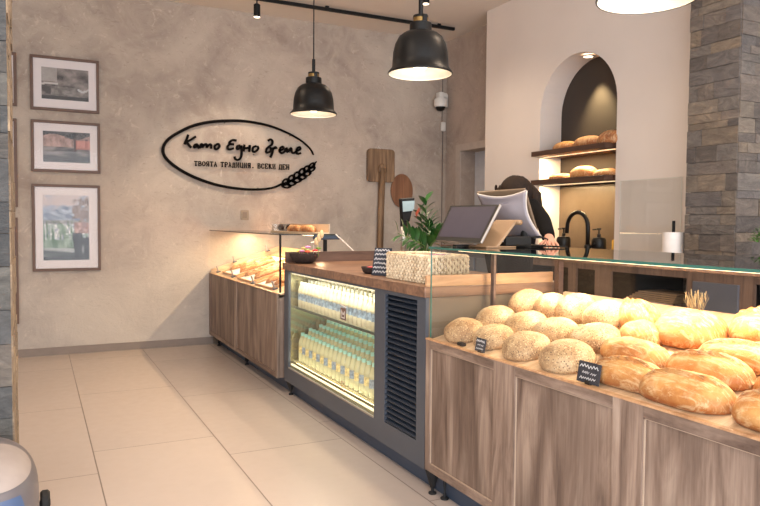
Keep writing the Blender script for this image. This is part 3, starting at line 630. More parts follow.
# fridge liner
LX = 2.42
m = MB(); m.box(LX, LX + .01, gY0 - .03, gY1 + .03, .19, 1.045); m.cur = 1; m.box(FX + t, LX, gY0 - .03, gY0 - .02, .19, 1.045); m.box(FX + t, LX, gY1 + .02, gY1 + .03, .19, 1.045); m.cur = 0
m.box(FX + t, LX, gY0 - .02, gY1 + .02, .19, .20); m.box(FX + t, LX, gY0 - .02, gY1 + .02, 1.035, 1.045); m.build('fridge_liner', [M_cream, plain('mirror_liner', rgb(196, 192, 160), .12, .85, var=.02)], fc)
SZ = .742
m = MB(); m.box(1.925, LX - .02, gY0 - .015, gY1 + .015, SZ - .008, SZ - .001)
for r_ in range(1, 5): m.box(1.921 + r_ * .078, 1.921 + (r_ + 1) * .078 - .001, gY0 - .015, gY1 + .015, SZ - .001, SZ - .001 + .012 * r_)
if 1: m.build('fridge_shelf', plain('wire_shelf', rgb(200, 200, 190), .4, .3), fc)
m = MB()
for r_ in range(5): m.box(1.922 + r_ * .08, 1.922 + (r_ + 1) * .08 - .001, gY0 - .015, gY1 + .015, .285, .299 + .030 * r_)
m.box(1.91, 1.922, gY0 - .015, gY1 + .015, .285, .292); m.build('fridge_shelf', plain('wire_shelf_low', rgb(214, 206, 160), .4, .1), fc)
m = MB(); m.box(1.925, 1.93, gY0 - .015, gY1 + .015, SZ - .014, SZ + .006); m.build('shelf_edge', plain('shelf_lip', rgb(112, 124, 108), .4), fc)
m = MB(); m.quad((FX + .006, gY0, gZ0), (FX + .006, gY1, gZ0), (FX + .006, gY1, gZ1), (FX + .006, gY0, gZ1)); m.build('fridge_glass', M_fglass, fc)
m = MB(); m.box(FX - .002, FX + .008, gY0, gY1, gZ0 - .008, gZ0 + .003); m.build('sill_trim', M_chrome, fc)
m = MB(); m.box(FX + .03, FX + .06, gY0, gY1, 1.018, 1.033); m.box(FX + .022, FX + .036, gY0 + .0, gY1, .262, .274); m.build('led_profile', emis('cool_led', (1, .93, .66, 1), .9), fc)
# sticker on the glass
s_ = MB(); s_.box(FX + .003, FX + .005, 4.235, 4.325, .785, .868); st = s_.build('glass_sticker', plain('brown_sticker', rgb(112, 88, 78), .5), fc)
m = MB(); 
def yz(mb, pts, x, w):
    for a, b in zip(pts, pts[1:]):
        a = Vector((x, a[0], a[1])); b = Vector((x, b[0], b[1])); d_ = (b - a).normalized(); nn = Vector((0, -d_.z, d_.y)) * w / 2; d_ *= w * .4
        mb.quad(a + nn - d_, b + nn + d_, b - nn + d_, a - nn - d_)
yz(m, [(4.305, .85), (4.305, .80), (4.255, .80), (4.255, .845)], FX + .002, .008); yz(m, [(4.30, .84), (4.28, .82), (4.26, .84)], FX + .002, .008); yz(m, [(4.325, .885), (4.235, .875)], FX + .004, .008)
m.build('sticker_print', M_paperw, st)
m = MB(); yz(m, [(4.31, .30), (4.31, .36), (4.25, .36), (4.25, .30), (4.31, .30), (4.28, .33), (4.31, .36)], FX + .003, .006); m.build('glass_sticker', plain('red_brown_outline', rgb(176, 130, 100), .5), fc)

# bottles -------------------------------------------------------
def bottle_mesh(name, r, h, mats, capr):
    mb = MB()
    prof = [(0, 0), (r * .8, 0), (r, .01), (r, h * .30), (r * .97, h * .31), (r * .97, h * .56), (r, h * .57), (r, h * .66), (r * .8, h * .76), (capr * 1.1, h * .88), (capr, h * .90), (capr, h), (0, h)]
    mats_ = [0, 0, 0, 0, 1, 0, 0, 0, 0, 0, 2, 2]
    mb.lathe(prof, (0, 0, 0), 12, mats=mats_)
    return mb.build(name, mats, None, smooth=True, auto=50)
def pet(name, c, a):
    t = NT(name); t.set(Base_Color=c, Roughness=.15); t.b.inputs['Alpha'].default_value = a
    return t.m
P_small = pet('clear_bottle_plastic', rgb(226, 218, 184), .7); P_big = pet('mint_bottle_plastic', rgb(224, 222, 176), .72)
L_blue = plain('blue_white_label', rgb(136, 156, 172), .5, var=.45, scale=60); L_cream = plain('cream_label', rgb(226, 206, 140), .5, var=.35, scale=60)
C_white = plain('white_cap', rgb(226, 226, 214), .4); C_mint = plain('mint_cap', rgb(170, 228, 210), .35)
b1 = bottle_mesh('small_bottle', .033, .215, [P_small, L_blue, C_white], .014)
b2 = bottle_mesh('water_bottle', .036, .235, [P_big, L_cream, C_mint], .0165)
b3 = bottle_mesh('water_bottle', .036, .235, [P_big, L_blue, C_mint], .0165)
tag(b1, 'small clear bottle with blue grey label and white cap on the upper fridge shelf', 'bottle', 'small bottles on the upper fridge shelf')
tag(b2, 'pale water bottle with cream label and mint cap in the lower fridge', 'bottle', 'cream labelled water bottles in the lower fridge')
tag(b3, 'pale water bottle with blue label and mint cap in the lower fridge', 'bottle', 'blue labelled water bottles in the lower fridge')
def clone(o, loc, rz=0):
    c = o.copy(); COL.objects.link(c); c.location = loc; c.rotation_euler = (0, 0, rz); return c
used = {}
def put(o, loc, rz):
    if o.name not in used: used[o.name] = 1; o.location = loc; o.rotation_euler = (0, 0, rz)
    else: clone(o, loc, rz)
for r_ in range(5):
    for k in range(22):
        put(b1, (1.96 + r_ * .078, 3.83 + k * .0727 + (r_ % 2) * .02, SZ + .012 * r_), random.uniform(0, 6.28))
for r_ in range(5):
    for k in range(20):
        put(b3 if (k + r_) % 2 == 0 else b2, (1.962 + r_ * .080, 3.835 + k * .0790 + (r_ % 2) * .03, .300 + .030 * r_), random.uniform(0, 6.28))

# ------------------------------------------------------------------ far pastry counter
AX = 1.812; AY0, AY1 = 5.56, 8.10; SA = .31
def adz(x): return .845 + SA * (x - 1.87)
pc = empty('pastry_counter', (2.3, 6.8, 0), 'oak fronted pastry counter against the plaster wall, farthest from the viewer', 'counter')
m = MB(); m.box(AX + .01, AX + .03, AY0, AY1, .124, .84); m.build('front_board', M_oak2, pc)
for a, b in ((AY1 - .06, AY1), (6.87, 6.97), (AY0, AY0 + .05)): MB().box(AX, AX + .012, a, b, .124, .84).build('stile', M_oak, pc)
for a, b in ((AY0 + .05, 6.87), (6.97, AY1 - .06)): MB().box(AX + .001, AX + .012, a, b, .124, .165).build('rail', M_oakY, pc)
m = MB(); m.box(AX, AX + .02, AY0, AY1, .84, .846); m.build('edge_trim', M_topend, pc)
m = MB(); m.box(AX + .03, 2.70, AY0, AY0 + .02, .124, .83); m.box(AX + .03, 2.70, AY1 - .02, AY1, .124, .83); m.box(2.68, 2.70, AY0 + .02, AY1 - .02, .124, 1.1); m.build('carcass', M_oak, pc)
m = MB(); m.box(1.93, 1.95, AY0, AY1 - .005, 0, .124); m.build('kick_board', M_steeld, pc)
for (x, y) in ((1.90, 7.98), (1.90, 6.8), (2.6, 7.9), (2.6, 5.7)):
    m = MB(); m.lathe([(0, 0), (.022, 0), (.022, .008), (.009, .014), (.009, .03), (.018, .034), (.025, .124), (0, .124)], (x, y, 0), 10); m.build('foot', M_rubber, pc, smooth=True)
m = MB(); a, b = AX + .02, 2.68; m.add([(a, AY0, adz(a) - .03), (b, AY0, adz(b) - .03), (b, AY1, adz(b) - .03), (a, AY1, adz(a) - .03), (a, AY0, adz(a)), (b, AY0, adz(b)), (b, AY1, adz(b)), (a, AY1, adz(a))],
          [(0, 1, 2, 3), (4, 5, 6, 7), (0, 1, 5, 4), (1, 2, 6, 5), (2, 3, 7, 6), (3, 0, 4, 7)]); m.build('display_deck', M_deck, pc)
m = MB(); m.add([(a, AY1 - .02, adz(a)), (b, AY1 - .02, adz(b)), (b, AY1, adz(b)), (a, AY1, adz(a)), (a, AY1 - .02, adz(a) + .05), (b, AY1 - .02, adz(b) + .06), (b, AY1, adz(b) + .06), (a, AY1, adz(a) + .05)],
          [(0, 1, 2, 3), (4, 5, 6, 7), (0, 1, 5, 4), (1, 2, 6, 5), (2, 3, 7, 6), (3, 0, 4, 7)]); m.box(2.655, 2.68, AY0, AY1 - .02, adz(2.66), adz(2.68) + .045); m.build('deck_border', M_deck, pc)
g2 = empty('pastry_glass_case', (2.2, 6.8, .85), 'thin glass case with dark edged top over the pastry counter', 'display case')
AZ = 1.345
m = MB(); m.quad((AX + .015, AY0, .85), (AX + .015, AY1, .85), (AX + .015, AY1, AZ - .008), (AX + .015, AY0, AZ - .008)); m.build('front_pane', M_glass, g2)
m = MB(); m.box(AX + .01, 2.33, AY0 - .03, AY1, AZ - .008, AZ); m.build('top_pane', M_glasstop, g2)
m = MB(); m.box(AX + .006, AX + .01, AY0 - .03, AY1, AZ - .009, AZ + .001); m.box(AX + .01, 2.33, AY0 - .034, AY0 - .03, AZ - .009, AZ + .001); m.build('glass_edge', plain('dark_glass_edge', rgb(46, 44, 40), .2), g2)
m = MB(); m.box(AX + .02, AX + .035, AY0 - .01, AY0 + .005, .85, AZ - .009); m.build('post', M_black, g2)
m = MB(); m.box(2.235, 2.265, AY0 - .0, AY0 + .02, 1.10, AZ - .04); m.build('post', M_black, g2)
m = MB(); m.box(2.14, 2.38, AY0 - .02, AY0 + .03, AZ - .05, AZ - .010); m.build('lamp_bar', M_steeld, g2, bevel=.01)
m = MB(); m.tube([(2.33, AY0 - .03, AZ + .0), (2.50, AY0 - .03, 1.20)], .006, 6); m.build('stay_rod', M_white, g2)
m = MB(); m.box(2.24, 2.27, AY0 + .05, AY1 - .06, AZ - .022, AZ - .009); m.build('led_profile', M_led, g2)

# price clips and pastries on the far deck
def tilt(s, rz=0): return (Matrix.Rotation(-math.atan(s), 3, 'Y') @ Matrix.Rotation(rz, 3, 'Z')).to_euler()
def clip_root():
    c = empty('price_clip', (0, 0, 0)); m = MB(); m.box(-.02, .02, -.035, .035, 0, .012); m.build('base', M_steeld, c)
    m = MB(); m.box(-.004, .0, -.028, .028, .012, .075); m.build('card', plain('pale_card', rgb(168, 168, 176), .5), c); return c
clips = [((1.905, 8.02), 'small grey price clip at the far end of the pastry counter front edge'), ((1.895, 7.30), 'small grey price clip on pastry counter front edge, second from the wall'),
         ((1.885, 6.50), 'small grey price clip on pastry counter front edge, third from the wall'), ((1.89, 5.86), 'small grey price clip on pastry counter front edge, nearest the fridge counter'),
         ((2.10, 8.03), 'small grey price clip on the raised border by the wall, lower one'), ((2.50, 8.03), 'small grey price clip on the raised border by the wall, upper one')]
c0 = clip_root()
for i, ((x, y), lb) in enumerate(clips):
    c = c0 if i == 0 else copy_tree(c0)
    c.location = (x, y, adz(x) + (.051 if i > 3 else 0)); c.rotation_euler = tilt(SA); tag(c, lb, 'price clip', 'price clips on the pastry counter')
def strudel(seed, L=.34, w=.055, h=.035):
    rnd = random.Random(seed); mb = MB(); n = 26; k = 12; 
    pts = []; rs = []
    for i in range(n + 1):
        u = i / n; e = (1 - abs(2 * u - 1) ** 6) ** .5 if 0 < u < 1 else 0.05
        pts.append(((u - .5) * L, .006 * math.sin(u * 9 + seed), 0)); rs.append(max(.05, e))
    vs = []; fs = []
    for i, (p, r_) in enumerate(zip(pts, rs)):
        for j in range(k):
            a = 2 * math.pi * j / k; z = math.sin(a); rr = r_ * (1 + .10 * math.sin(i * 1.6 + seed) * max(0, z))
            vs.append((p[0], p[1] + math.cos(a) * w / 2 * rr, max(0, (z * .62 + .38)) * h * rr))
    for i in range(n):
        for j in range(k): fs.append((i * k + j, i * k + (j + 1) % k, (i + 1) * k + (j + 1) % k, (i + 1) * k + j))
    fs += [tuple(range(k)), tuple(n * k + j for j in range(k))]
    mb.col = (1, 1, 1, 1); mb.add(vs, fs); return mb
trays = [(2.20, 7.52, .62, .62, 'pale paper lined tray of long pastries beside the wall', 3), (2.16, 6.80, .60, .52, 'pale paper lined tray of pastries in the middle of the pastry counter', 3), (2.14, 6.12, .58, .52, 'pale paper lined tray of pastries next to the fridge counter', 4)]
for ti, (cx, cy, lx, ly, lb, n) in enumerate(trays):
    t_ = empty('pastry_tray', (cx, cy, adz(cx) + .001), lb, 'tray', 'trays on the pastry counter'); 
    m = MB(); o_ = Vector((cx, cy, adz(cx) + .001))
    def B(x0, x1, y0, y1, z0, z1): m.box(o_.x + x0, o_.x + x1, o_.y + y0, o_.y + y1, o_.z + z0, o_.z + z1)
    B(-lx / 2, lx / 2, -ly / 2, ly / 2, 0, .006); B(-lx / 2, -lx / 2 + .008, -ly / 2, ly / 2, .006, .022); B(lx / 2 - .008, lx / 2, -ly / 2, ly / 2, .006, .022); B(-lx / 2, lx / 2, -ly / 2, -ly / 2 + .008, .006, .022); B(-lx / 2, lx / 2, ly / 2 - .008, ly / 2, .006, .022)
    m.build('tray_body', plain('tray_wood%d' % ti, rgb(196, 150, 104), .5), t_)
    m = MB(); B(-lx / 2 + .03, lx / 2 - .02, -ly / 2 + .02, ly / 2 - .02, .006, .009); m.build('paper', M_paperw, t_)
    t_.rotation_euler = tilt(SA)
    for k in range(n):
        wy = cy - ly / 2 + (k + .5) * ly / n
        s_ = strudel(ti * 7 + k, .42, .085 if ti != 1 else .10, .045).build('pastry', M_rust if (k + ti) % 2 else M_gold, None, smooth=True)
        xx = cx + (.02 if k % 2 else -.03); s_.location = (xx, wy, adz(xx) + .014); s_.rotation_euler = tilt(SA, R(6 * ((k % 2) * 2 - 1)))
        order = ['nearest end', 'second', 'third', 'farthest'][k] if n == 4 else ['nearest end', 'middle', 'farthest'][k]
        tag(s_, 'long baked pastry lying %s in the tray %s' % (('at the ' + order) if k == 0 else order, ['by the wall', 'in mid counter', 'next to the fridge counter'][ti]), 'pastry', 'pastries on the far counter')
# board with loaf and tub on the far glass top
t_ = empty('serving_board', (2.24, 6.1, AZ), 'long cream board with baked goods on top of the far glass case', 'serving board')
m = MB(); m.box(2.18, 2.29, 5.56, 6.9, AZ + .0, AZ + .012); m.build('board', plain('cream_board', rgb(214, 190, 160), .5), t_)
m = MB(); m.box(2.28, 2.29, 5.56, 6.9, AZ + .012, AZ + .085); m.build('back_ledge', plain('cream_ledge', rgb(208, 180, 150), .5), t_)
for k, (y, L, lb) in enumerate(((5.95, .30, 'brown glazed bun on the cream board over the far glass case, right one'), (6.28, .34, 'orange brown bun on the cream board over the far glass case, left one'))):
    s_ = strudel(30 + k, L, .075, .06).build('glazed_bun', M_rust, None, smooth=True); s_.location = (2.23, y, AZ + .013); s_.rotation_euler = (0, 0, R(90)); tag(s_, lb, 'bun', 'buns on the cream board')
t_ = empty('clear_tub', (2.22, 6.7, AZ + .012), 'small clear tub with dark contents at the left of the cream board', 'tub')
m = MB(); m.box(2.185, 2.27, 6.56, 6.86, AZ + .013, AZ + .08); m.build('tub', glass('tub_plastic', (.86, .86, .84, 1), 1, base=.08), t_)
m = MB(); m.ellip((2.225, 6.70, AZ + .045), .028, .07, .03); m.build('contents', plain('dark_fruit', rgb(52, 40, 44), .5), t_, smooth=True)
# ------------------------------------------------------------------ loaves
def round_loaf(seed, rx, ry, rz, mat, name='seeded_loaf', cut=False):
    def fn(v):
        z = v.z
        if z < 0: z = -min(.32, -z * .8) 
        r = 1 + .045 * noise.noise(v * 1.6 + Vector((seed, 0, 0))) + .03 * noise.noise(v * 4 + Vector((0, seed, 0)))
        f = 1.0 if v.z >= 0 else 1 - .25 * (-v.z) ** 2
        zz = (abs(z) ** .88) * (1 if z > 0 else -1)
        return Vector((v.x * r * f, v.y * r * f, zz * r + .32))
    mb = MB(); mb.col = (1, 1, 1, 1) if mat is not M_seed else None
    mb.ellip((0, 0, 0), rx, ry, rz / 1.32, 40, 26, fn=fn)
    return mb.build(name, mat, None, smooth=True)
def long_loaf(seed, L, W, Hh, mat=None, name='long_loaf', slash=1):
    rnd = random.Random(seed); mb = MB(); n = 72; k = 56; vs = []; cs = []
    bend = rnd.uniform(-.04, .04); ph = rnd.uniform(0, 6)
    for i in range(n + 1):
        u = -1 + 2 * i / n
        e = max(0.02, 1 - abs(u) ** 3.0) ** .52
        for j in range(k):
            a = 2 * math.pi * j / k; ca, sa = math.cos(a), math.sin(a)
            nz = noise.noise(Vector((u * 2.2 + seed, ca * .8, sa * .8))); rr = e * (1 + .05 * nz)
            y = ca * W / 2 * rr; z = sa
            z = z * .66 + .34 if z > -.5 else .01
            z = max(0, z) * Hh * (rr ** .9)
            col = 1.0
            # scored slash running along the top, slightly diagonal
            off = y / (W / 2) - (.30 * u + .06 * math.sin(4 * u + ph)) * slash
            if sa > 0 and abs(u) < .80 and slash:
                d = off + .05; ed = 1 - (abs(u) / .82) ** 3
                if -.42 < d < .04: z -= Hh * .20 * math.sin((d + .42) / .46 * math.pi) * ed; col = 1.10 + .10 * noise.noise(Vector((u * 6, d * 14, seed)))
                if .04 <= d < .24: z += Hh * .16 * math.sin((d - .04) / .20 * math.pi) * ed; col = .50 + .22 * noise.noise(Vector((u * 5, d * 9, seed)))
            if sa > 0 and not slash and abs(u) < .7:
                w_ = math.sin((u * 3.1 + off * .6) * math.pi)
                if abs(off) < .45: z += Hh * .035 * w_; col = 1 + .07 * w_
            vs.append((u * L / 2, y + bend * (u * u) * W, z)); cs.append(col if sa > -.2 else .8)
    fs = []
    for i in range(n):
        for j in range(k): fs.append((i * k + j, i * k + (j + 1) % k, (i + 1) * k + (j + 1) % k, (i + 1) * k + j))
    fs += [tuple(range(k)), tuple(n * k + j for j in range(k))]
    for f in fs:
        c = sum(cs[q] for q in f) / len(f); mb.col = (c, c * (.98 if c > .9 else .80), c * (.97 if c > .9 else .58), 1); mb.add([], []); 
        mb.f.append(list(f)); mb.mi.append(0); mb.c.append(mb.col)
    mb.v = vs
    return mb.build(name, mat or M_gold, None, smooth=True)
def seat_on(o, x, y, rz, lb, cat, group, dz=0):
    o.location = (x, y, deckz(x) + .001 + dz); o.rotation_euler = tilt(SL, rz); tag(o, lb, cat, group)
gS = 'round seeded loaves in the glass case'; gL = 'long golden loaves in the glass case'
S = [  # x, y, rx, ry, rz, label
 (1.99, 2.985, .103, .118, .118, 'round seeded loaf in the front row, nearest the end glass of the case'),
 (2.005, 2.745, .100, .108, .112, 'round seeded loaf standing behind the small slate price card'),
 (1.995, 2.485, .110, .112, .118, 'round seeded loaf in the front row, beside the one behind the small card'),
 (1.995, 2.215, .112, .125, .122, 'last seeded loaf of the front row, beside the larger slate price card'),
 (2.205, 3.01, .108, .11, .118, 'seeded loaf in the second row, behind the front corner loaf'),
 (2.215, 2.765, .108, .112, .112, 'seeded loaf second from the case corner in the second row'),
 (2.21, 2.54, .108, .11, .110, 'seeded loaf third from the case corner in the second row'),
 (2.22, 2.285, .112, .122, .115, 'seeded loaf last in the second row, touching a golden long loaf'),
 (2.43, 3.02, .105, .095, .125, 'seeded loaf first in the back row near the case corner post'),
 (2.455, 2.85, .095, .085, .115, 'seeded loaf squeezed second from the corner post in the back row'),
 (2.465, 2.67, .105, .10, .128, 'seeded loaf in the back row, third from the corner post'),
 (2.45, 2.44, .115, .115, .12, 'seeded loaf last in the back row beside a yellow golden loaf')]
for i, (x, y, rx, ry, rz, lb) in enumerate(S):
    o = round_loaf(i * 3.7 + 1, rx * (1 if i < 8 else 1.06), ry * (1 if i < 8 else 1.06), rz * (.84 if i < 8 else 1.0), M_seed); seat_on(o, x, y, random.uniform(-.3, .3), lb, 'bread', gS)
Lg = [ # x, y, L, W, H, rot, label
 (2.0, 1.875, .31, .165, .112, 90, 'golden long loaf in the front row directly beside the larger slate card'),
 (1.985, 1.61, .345, .170, .12, 92, 'large golden long loaf in the front row, second golden one from the slate card'),
 (1.99, 1.275, .29, .18, .125, 88, 'floury golden loaf in the front row, farthest from the slate cards'),
 (2.165, 2.01, .34, .165, .112, 84, 'plain golden loaf in the second row behind the slate card loaf'),
 (2.165, 1.665, .33, .170, .12, 92, 'golden long loaf with a deep split crust in the second row'),
 (2.18, 1.34, .28, .17, .11, 88, 'golden loaf in the second row, farthest from the slate cards'),
 (2.35, 2.14, .23, .17, .11, 62, 'pale yellow loaf with diagonal cuts in the third row'),
 (2.33, 1.65, .36, .165, .11, 90, 'long golden loaf with lengthwise cut in the third row'),
 (2.50, 2.30, .27, .18, .12, 62, 'deep yellow long loaf beside the seeded loaves in the back row'),
 (2.46, 1.99, .29, .25, .12, 88, 'broad pale floury loaf in the back row, middle'),
 (2.56, 1.70, .32, .20, .13, 88, 'long scored loaf at the far end of the back row from the corner post')]
for i, (x, y, L_, W_, H_, rz, lb) in enumerate(Lg):
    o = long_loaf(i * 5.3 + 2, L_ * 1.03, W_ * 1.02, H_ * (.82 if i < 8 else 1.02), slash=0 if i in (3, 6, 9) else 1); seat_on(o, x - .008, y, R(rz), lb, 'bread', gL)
# price cards
M_slate = plain('slate_card', rgb(34, 42, 56), .6); M_chalk = plain('chalk_white', rgb(222, 222, 224), .8)
def squig(mb, y0, y1, z, amp, n, x, w=.0022, seed=1):
    rnd = random.Random(seed); pts = []
    for i in range(n + 1): pts.append((y0 + (y1 - y0) * i / n, z + amp * (1 if i % 2 else -1) * rnd.uniform(.4, 1)))
    yz(mb, pts, x, w)
def price_card(x, y, wd, ht, lb, rz, seed):
    c = empty('price_card', (0, 0, 0), lb, 'price card', 'slate price cards')
    m = MB(); m.box(-.002, .002, -wd / 2, wd / 2, .004, ht); m.build('slate', M_slate, c, bevel=.001)
    m = MB(); m.box(-.004, .014, -.012, .012, 0, .014); m.build('clip', M_black, c)
    m = MB(); u = ht / 4.6
    squig(m, wd * .42, wd * -.40, ht * .80, u * .42, 12, -.003, .0035, seed); squig(m, wd * .28, wd * -.02, ht * .52, u * .30, 7, -.003, .0024, seed + 1); squig(m, wd * -.10, wd * -.34, ht * .50, u * .25, 5, -.003, .0024, seed + 2); squig(m, wd * .36, wd * -.34, ht * .26, u * .30, 13, -.003, .0026, seed + 3)
    m.build('chalk_writing', M_chalk, c)
    c.location = (x, y, deckz(x) + .004); c.rotation_euler = (0, R(10), rz); return c
price_card(1.883, 2.70, .078, .068, 'small slate price card with chalk writing in front of the seeded loaves', 0, 3)
price_card(1.885, 1.985, .118, .085, 'larger slate price card with chalk writing where the seeded and golden loaves meet', 0, 9)
c = empty('card_clip', (1.90, 2.88, deckz(1.90)), 'tiny empty black card holder in front of the leftmost seeded loaf', 'card holder')
m = MB(); m.box(1.888, 1.912, 2.855, 2.905, deckz(1.9) + .002, deckz(1.9) + .018); m.build('holder', M_black, c, bevel=.003)
# dried wheat behind the loaves
t_ = empty('wheat_bunch', (2.665, 2.13, deckz(2.665)), 'small bunch of dried wheat ears standing behind the golden loaves of the back row', 'dried wheat')
m = MB(); M_wheat = plain('dry_wheat', rgb(140, 122, 92), .9)
for k in range(26):
    a = random.uniform(0, 6.28); s_ = random.uniform(.01, .06); h = random.uniform(.08, .135); bx = 2.665 + .008 * math.cos(a); by = 2.13 + .01 * math.sin(a); z0 = deckz(2.665)
    tp = (2.665 + s_ * .5 * math.cos(a), 2.13 + s_ * math.sin(a) * 1.2, z0 + h)
    m.tube([(bx, by, z0 + .004), ((bx + tp[0]) / 2, (by + tp[1]) / 2, z0 + h * .55), tp], [.0012, .0012, .001], 5)
m.build('stems', M_wheat, t_)
m = MB()
for k in range(22):
    a = random.uniform(0, 6.28); s_ = random.uniform(.01, .06); h = random.uniform(.075, .125); z0 = deckz(2.665)
    M_ = Matrix.Rotation(random.uniform(-.3, .3), 3, 'X'); m.ellip((2.665 + s_ * .5 * math.cos(a), 2.13 + s_ * math.sin(a), z0 + h), .0032, .0032, .02, 6, 6, M=M_)
m.build('ears', M_wheat, t_)

# ------------------------------------------------------------------ things on the fridge counter worktop (z 1.108)
TZ = 1.109
M_basket = None
def weave(name, c1, c2, sc=60):
    t = NT(name); v = t.coord((1, 1, 1), kind='Object'); n = t.noise(t.coord((1, 1, .35)), sc, 5, .7, 1.5)
    n2 = t.noise(t.coord((.8, .8, .25)), sc * .6, 3, .6, 2.5)
    t.set(Base_Color=t.ramp(n, [(.32, c1), (.55, c2)]), Roughness=.8); t.bump(n2, 1.0, .01); return t.m
M_sea = weave('seagrass_weave', rgb(176, 150, 116), rgb(228, 210, 180), 22)
b = empty('seagrass_basket', (2.05, 3.5, TZ), 'pale woven seagrass basket with packets on the walnut worktop', 'basket')
x0, x1, y0, y1, h = 1.945, 2.19, 3.275, 3.775, .152
m = MB(); wt = .012
def ropes(mb):
    # vertical plaited strands round the outside
    def strand(px, py, nx, ny, i):
        pts = []
        for k in range(9):
            z = TZ + h * k / 8; s_ = .007 * (1 if (k + i) % 2 else -1)
            pts.append((px + nx * (.004 + s_ * .6), py + ny * (.004 + s_ * .6), z))
        mb.tube(pts, [.0095 if (k + i) % 2 else .0055 for k in range(9)], 6)
    n = 27
    for i in range(n + 1): strand(x0, y0 + (y1 - y0) * i / n, -1, 0, i); strand(x1, y0 + (y1 - y0) * i / n, 1, 0, i)
    n = 13
    for i in range(n + 1): strand(x0 + (x1 - x0) * i / n, y0, 0, -1, i); strand(x0 + (x1 - x0) * i / n, y1, 0, 1, i)
ml = MB(); ml.box(x0, x1, y0, y1, TZ, TZ + .008); ml.box(x0, x0 + wt, y0, y1, TZ, TZ + h); ml.box(x1 - wt, x1, y0, y1, TZ, TZ + h); ml.box(x0 + wt, x1 - wt, y0, y0 + wt, TZ, TZ + h); ml.box(x0 + wt, x1 - wt, y1 - wt, y1, TZ, TZ + h)
ml.build('liner', plain('basket_gap_shade', rgb(128, 102, 74), .85), b)  # basket walls in a darker colour, standing for shade between the strands
ropes(m); m.build('woven_body', M_sea, b, smooth=False)
m = MB(); z = TZ + h; m.tube([(x0, y0, z), (x1, y0, z), (x1, y1, z), (x0, y1, z), (x0, y0, z)], .010, 8); m.build('rim', M_sea, b, smooth=True)
for i, (px, py, c, lb) in enumerate(((2.03, 3.34, rgb(206, 150, 170), 'pink printed packet standing in the near end of the seagrass basket'), (2.11, 3.40, rgb(226, 214, 200), 'cream packet standing in the seagrass basket behind the pink one'), (2.06, 3.55, rgb(220, 196, 160), 'tan paper packet in the far half of the seagrass basket'))):
    t_ = empty('packet', (px, py, TZ + .01), lb, 'packet', 'packets in the seagrass basket')
    m = MB(); m.add([(px - .05, py - .02, TZ + .01), (px + .05, py - .02, TZ + .01), (px + .05, py + .02, TZ + .01), (px - .05, py + .02, TZ + .01), (px - .05, py - .003, TZ + .165), (px + .05, py - .003, TZ + .165), (px + .05, py + .003, TZ + .165), (px - .05, py + .003, TZ + .165)],
        [(0, 1, 2, 3), (4, 5, 6, 7), (0, 1, 5, 4), (1, 2, 6, 5), (2, 3, 7, 6), (3, 0, 4, 7)]); m.build('bag', plain('packet%d' % i, c, .5, var=.2, scale=40), t_, bevel=.004)
# slate sign leaning on the basket
t_ = empty('slate_sign', (1.99, 3.95, TZ), 'narrow dark blue chalk sign leaning at the far side of the seagrass basket', 'sign')
M_ = Matrix.Translation((1.965, 3.93, TZ)) @ Matrix.Rotation(R(28), 4, 'Z') @ Matrix.Rotation(R(12), 4, 'Y')
m = MB(); m.box(-.004, .004, -.065, .065, 0, .18, M=M_); m.build('board', M_slate, t_)
m = MB(); q = MB()
for k in range(6): squig(q, .055, -.055, .025 + k * .028, .008, 10, -.0052, .004, 20 + k)
m.v = [tuple(M_ @ Vector(v)) for v in q.v]; m.f = q.f; m.mi = q.mi; m.c = q.c; m.build('chalk_writing', M_chalk, t_)
m = MB(); m.box(.0, .07, -.01, .01, .0, .006, M=M_); m.build('stay', M_black, t_)
# small dark bowl with red wrapped sweets
def bowl(mb, c, rx, ry, h, z):
    n = 20; vs = []; fs = []
    P = [(.55, 0), (.8, .25), (1.0, .95), (.98, 1.0), (.92, .95), (.75, .35), (.5, .15), (0.01, .12)]
    for r_, zz in P:
        for k in range(n):
            a = 2 * math.pi * k / n; vs.append((c[0] + rx * r_ * math.cos(a), c[1] + ry * r_ * math.sin(a), z + h * zz))
    for i in range(len(P) - 1):
        for k in range(n): fs.append((i * n + k, i * n + (k + 1) % n, (i + 1) * n + (k + 1) % n, (i + 1) * n + k))
    fs.append(tuple(range(n))); mb.add(vs, fs)
M_wicker = weave('dark_wicker', rgb(20, 14, 13), rgb(58, 42, 36), 90)
t_ = empty('sweet_bowl', (1.99, 4.13, TZ), 'small black wicker bowl with a red wrapped sweet beside the chalk sign', 'bowl')
m = MB(); bowl(m, (1.99, 4.13), .055, .075, .045, TZ); m.build('bowl_body', M_wicker, t_, smooth=True)
for (x, y, c, lb) in ((1.985, 4.10, rgb(190, 40, 50), 'red wrapped sweet lying in the small black bowl'), (2.0, 4.155, rgb(60, 30, 34), 'dark wrapped sweet lying in the small black bowl')):
    m = MB(); m.ellip((x, y, TZ + .036), .022, .03, .016, 10, 8); m.ellip((x, y + .036, TZ + .038), .014, .008, .01, 8, 6); m.ellip((x, y - .036, TZ + .038), .014, .008, .01, 8, 6); o = m.build('wrapped_sweet', plain('foil', c, .35), None, smooth=True); tag(o, lb, 'sweet')
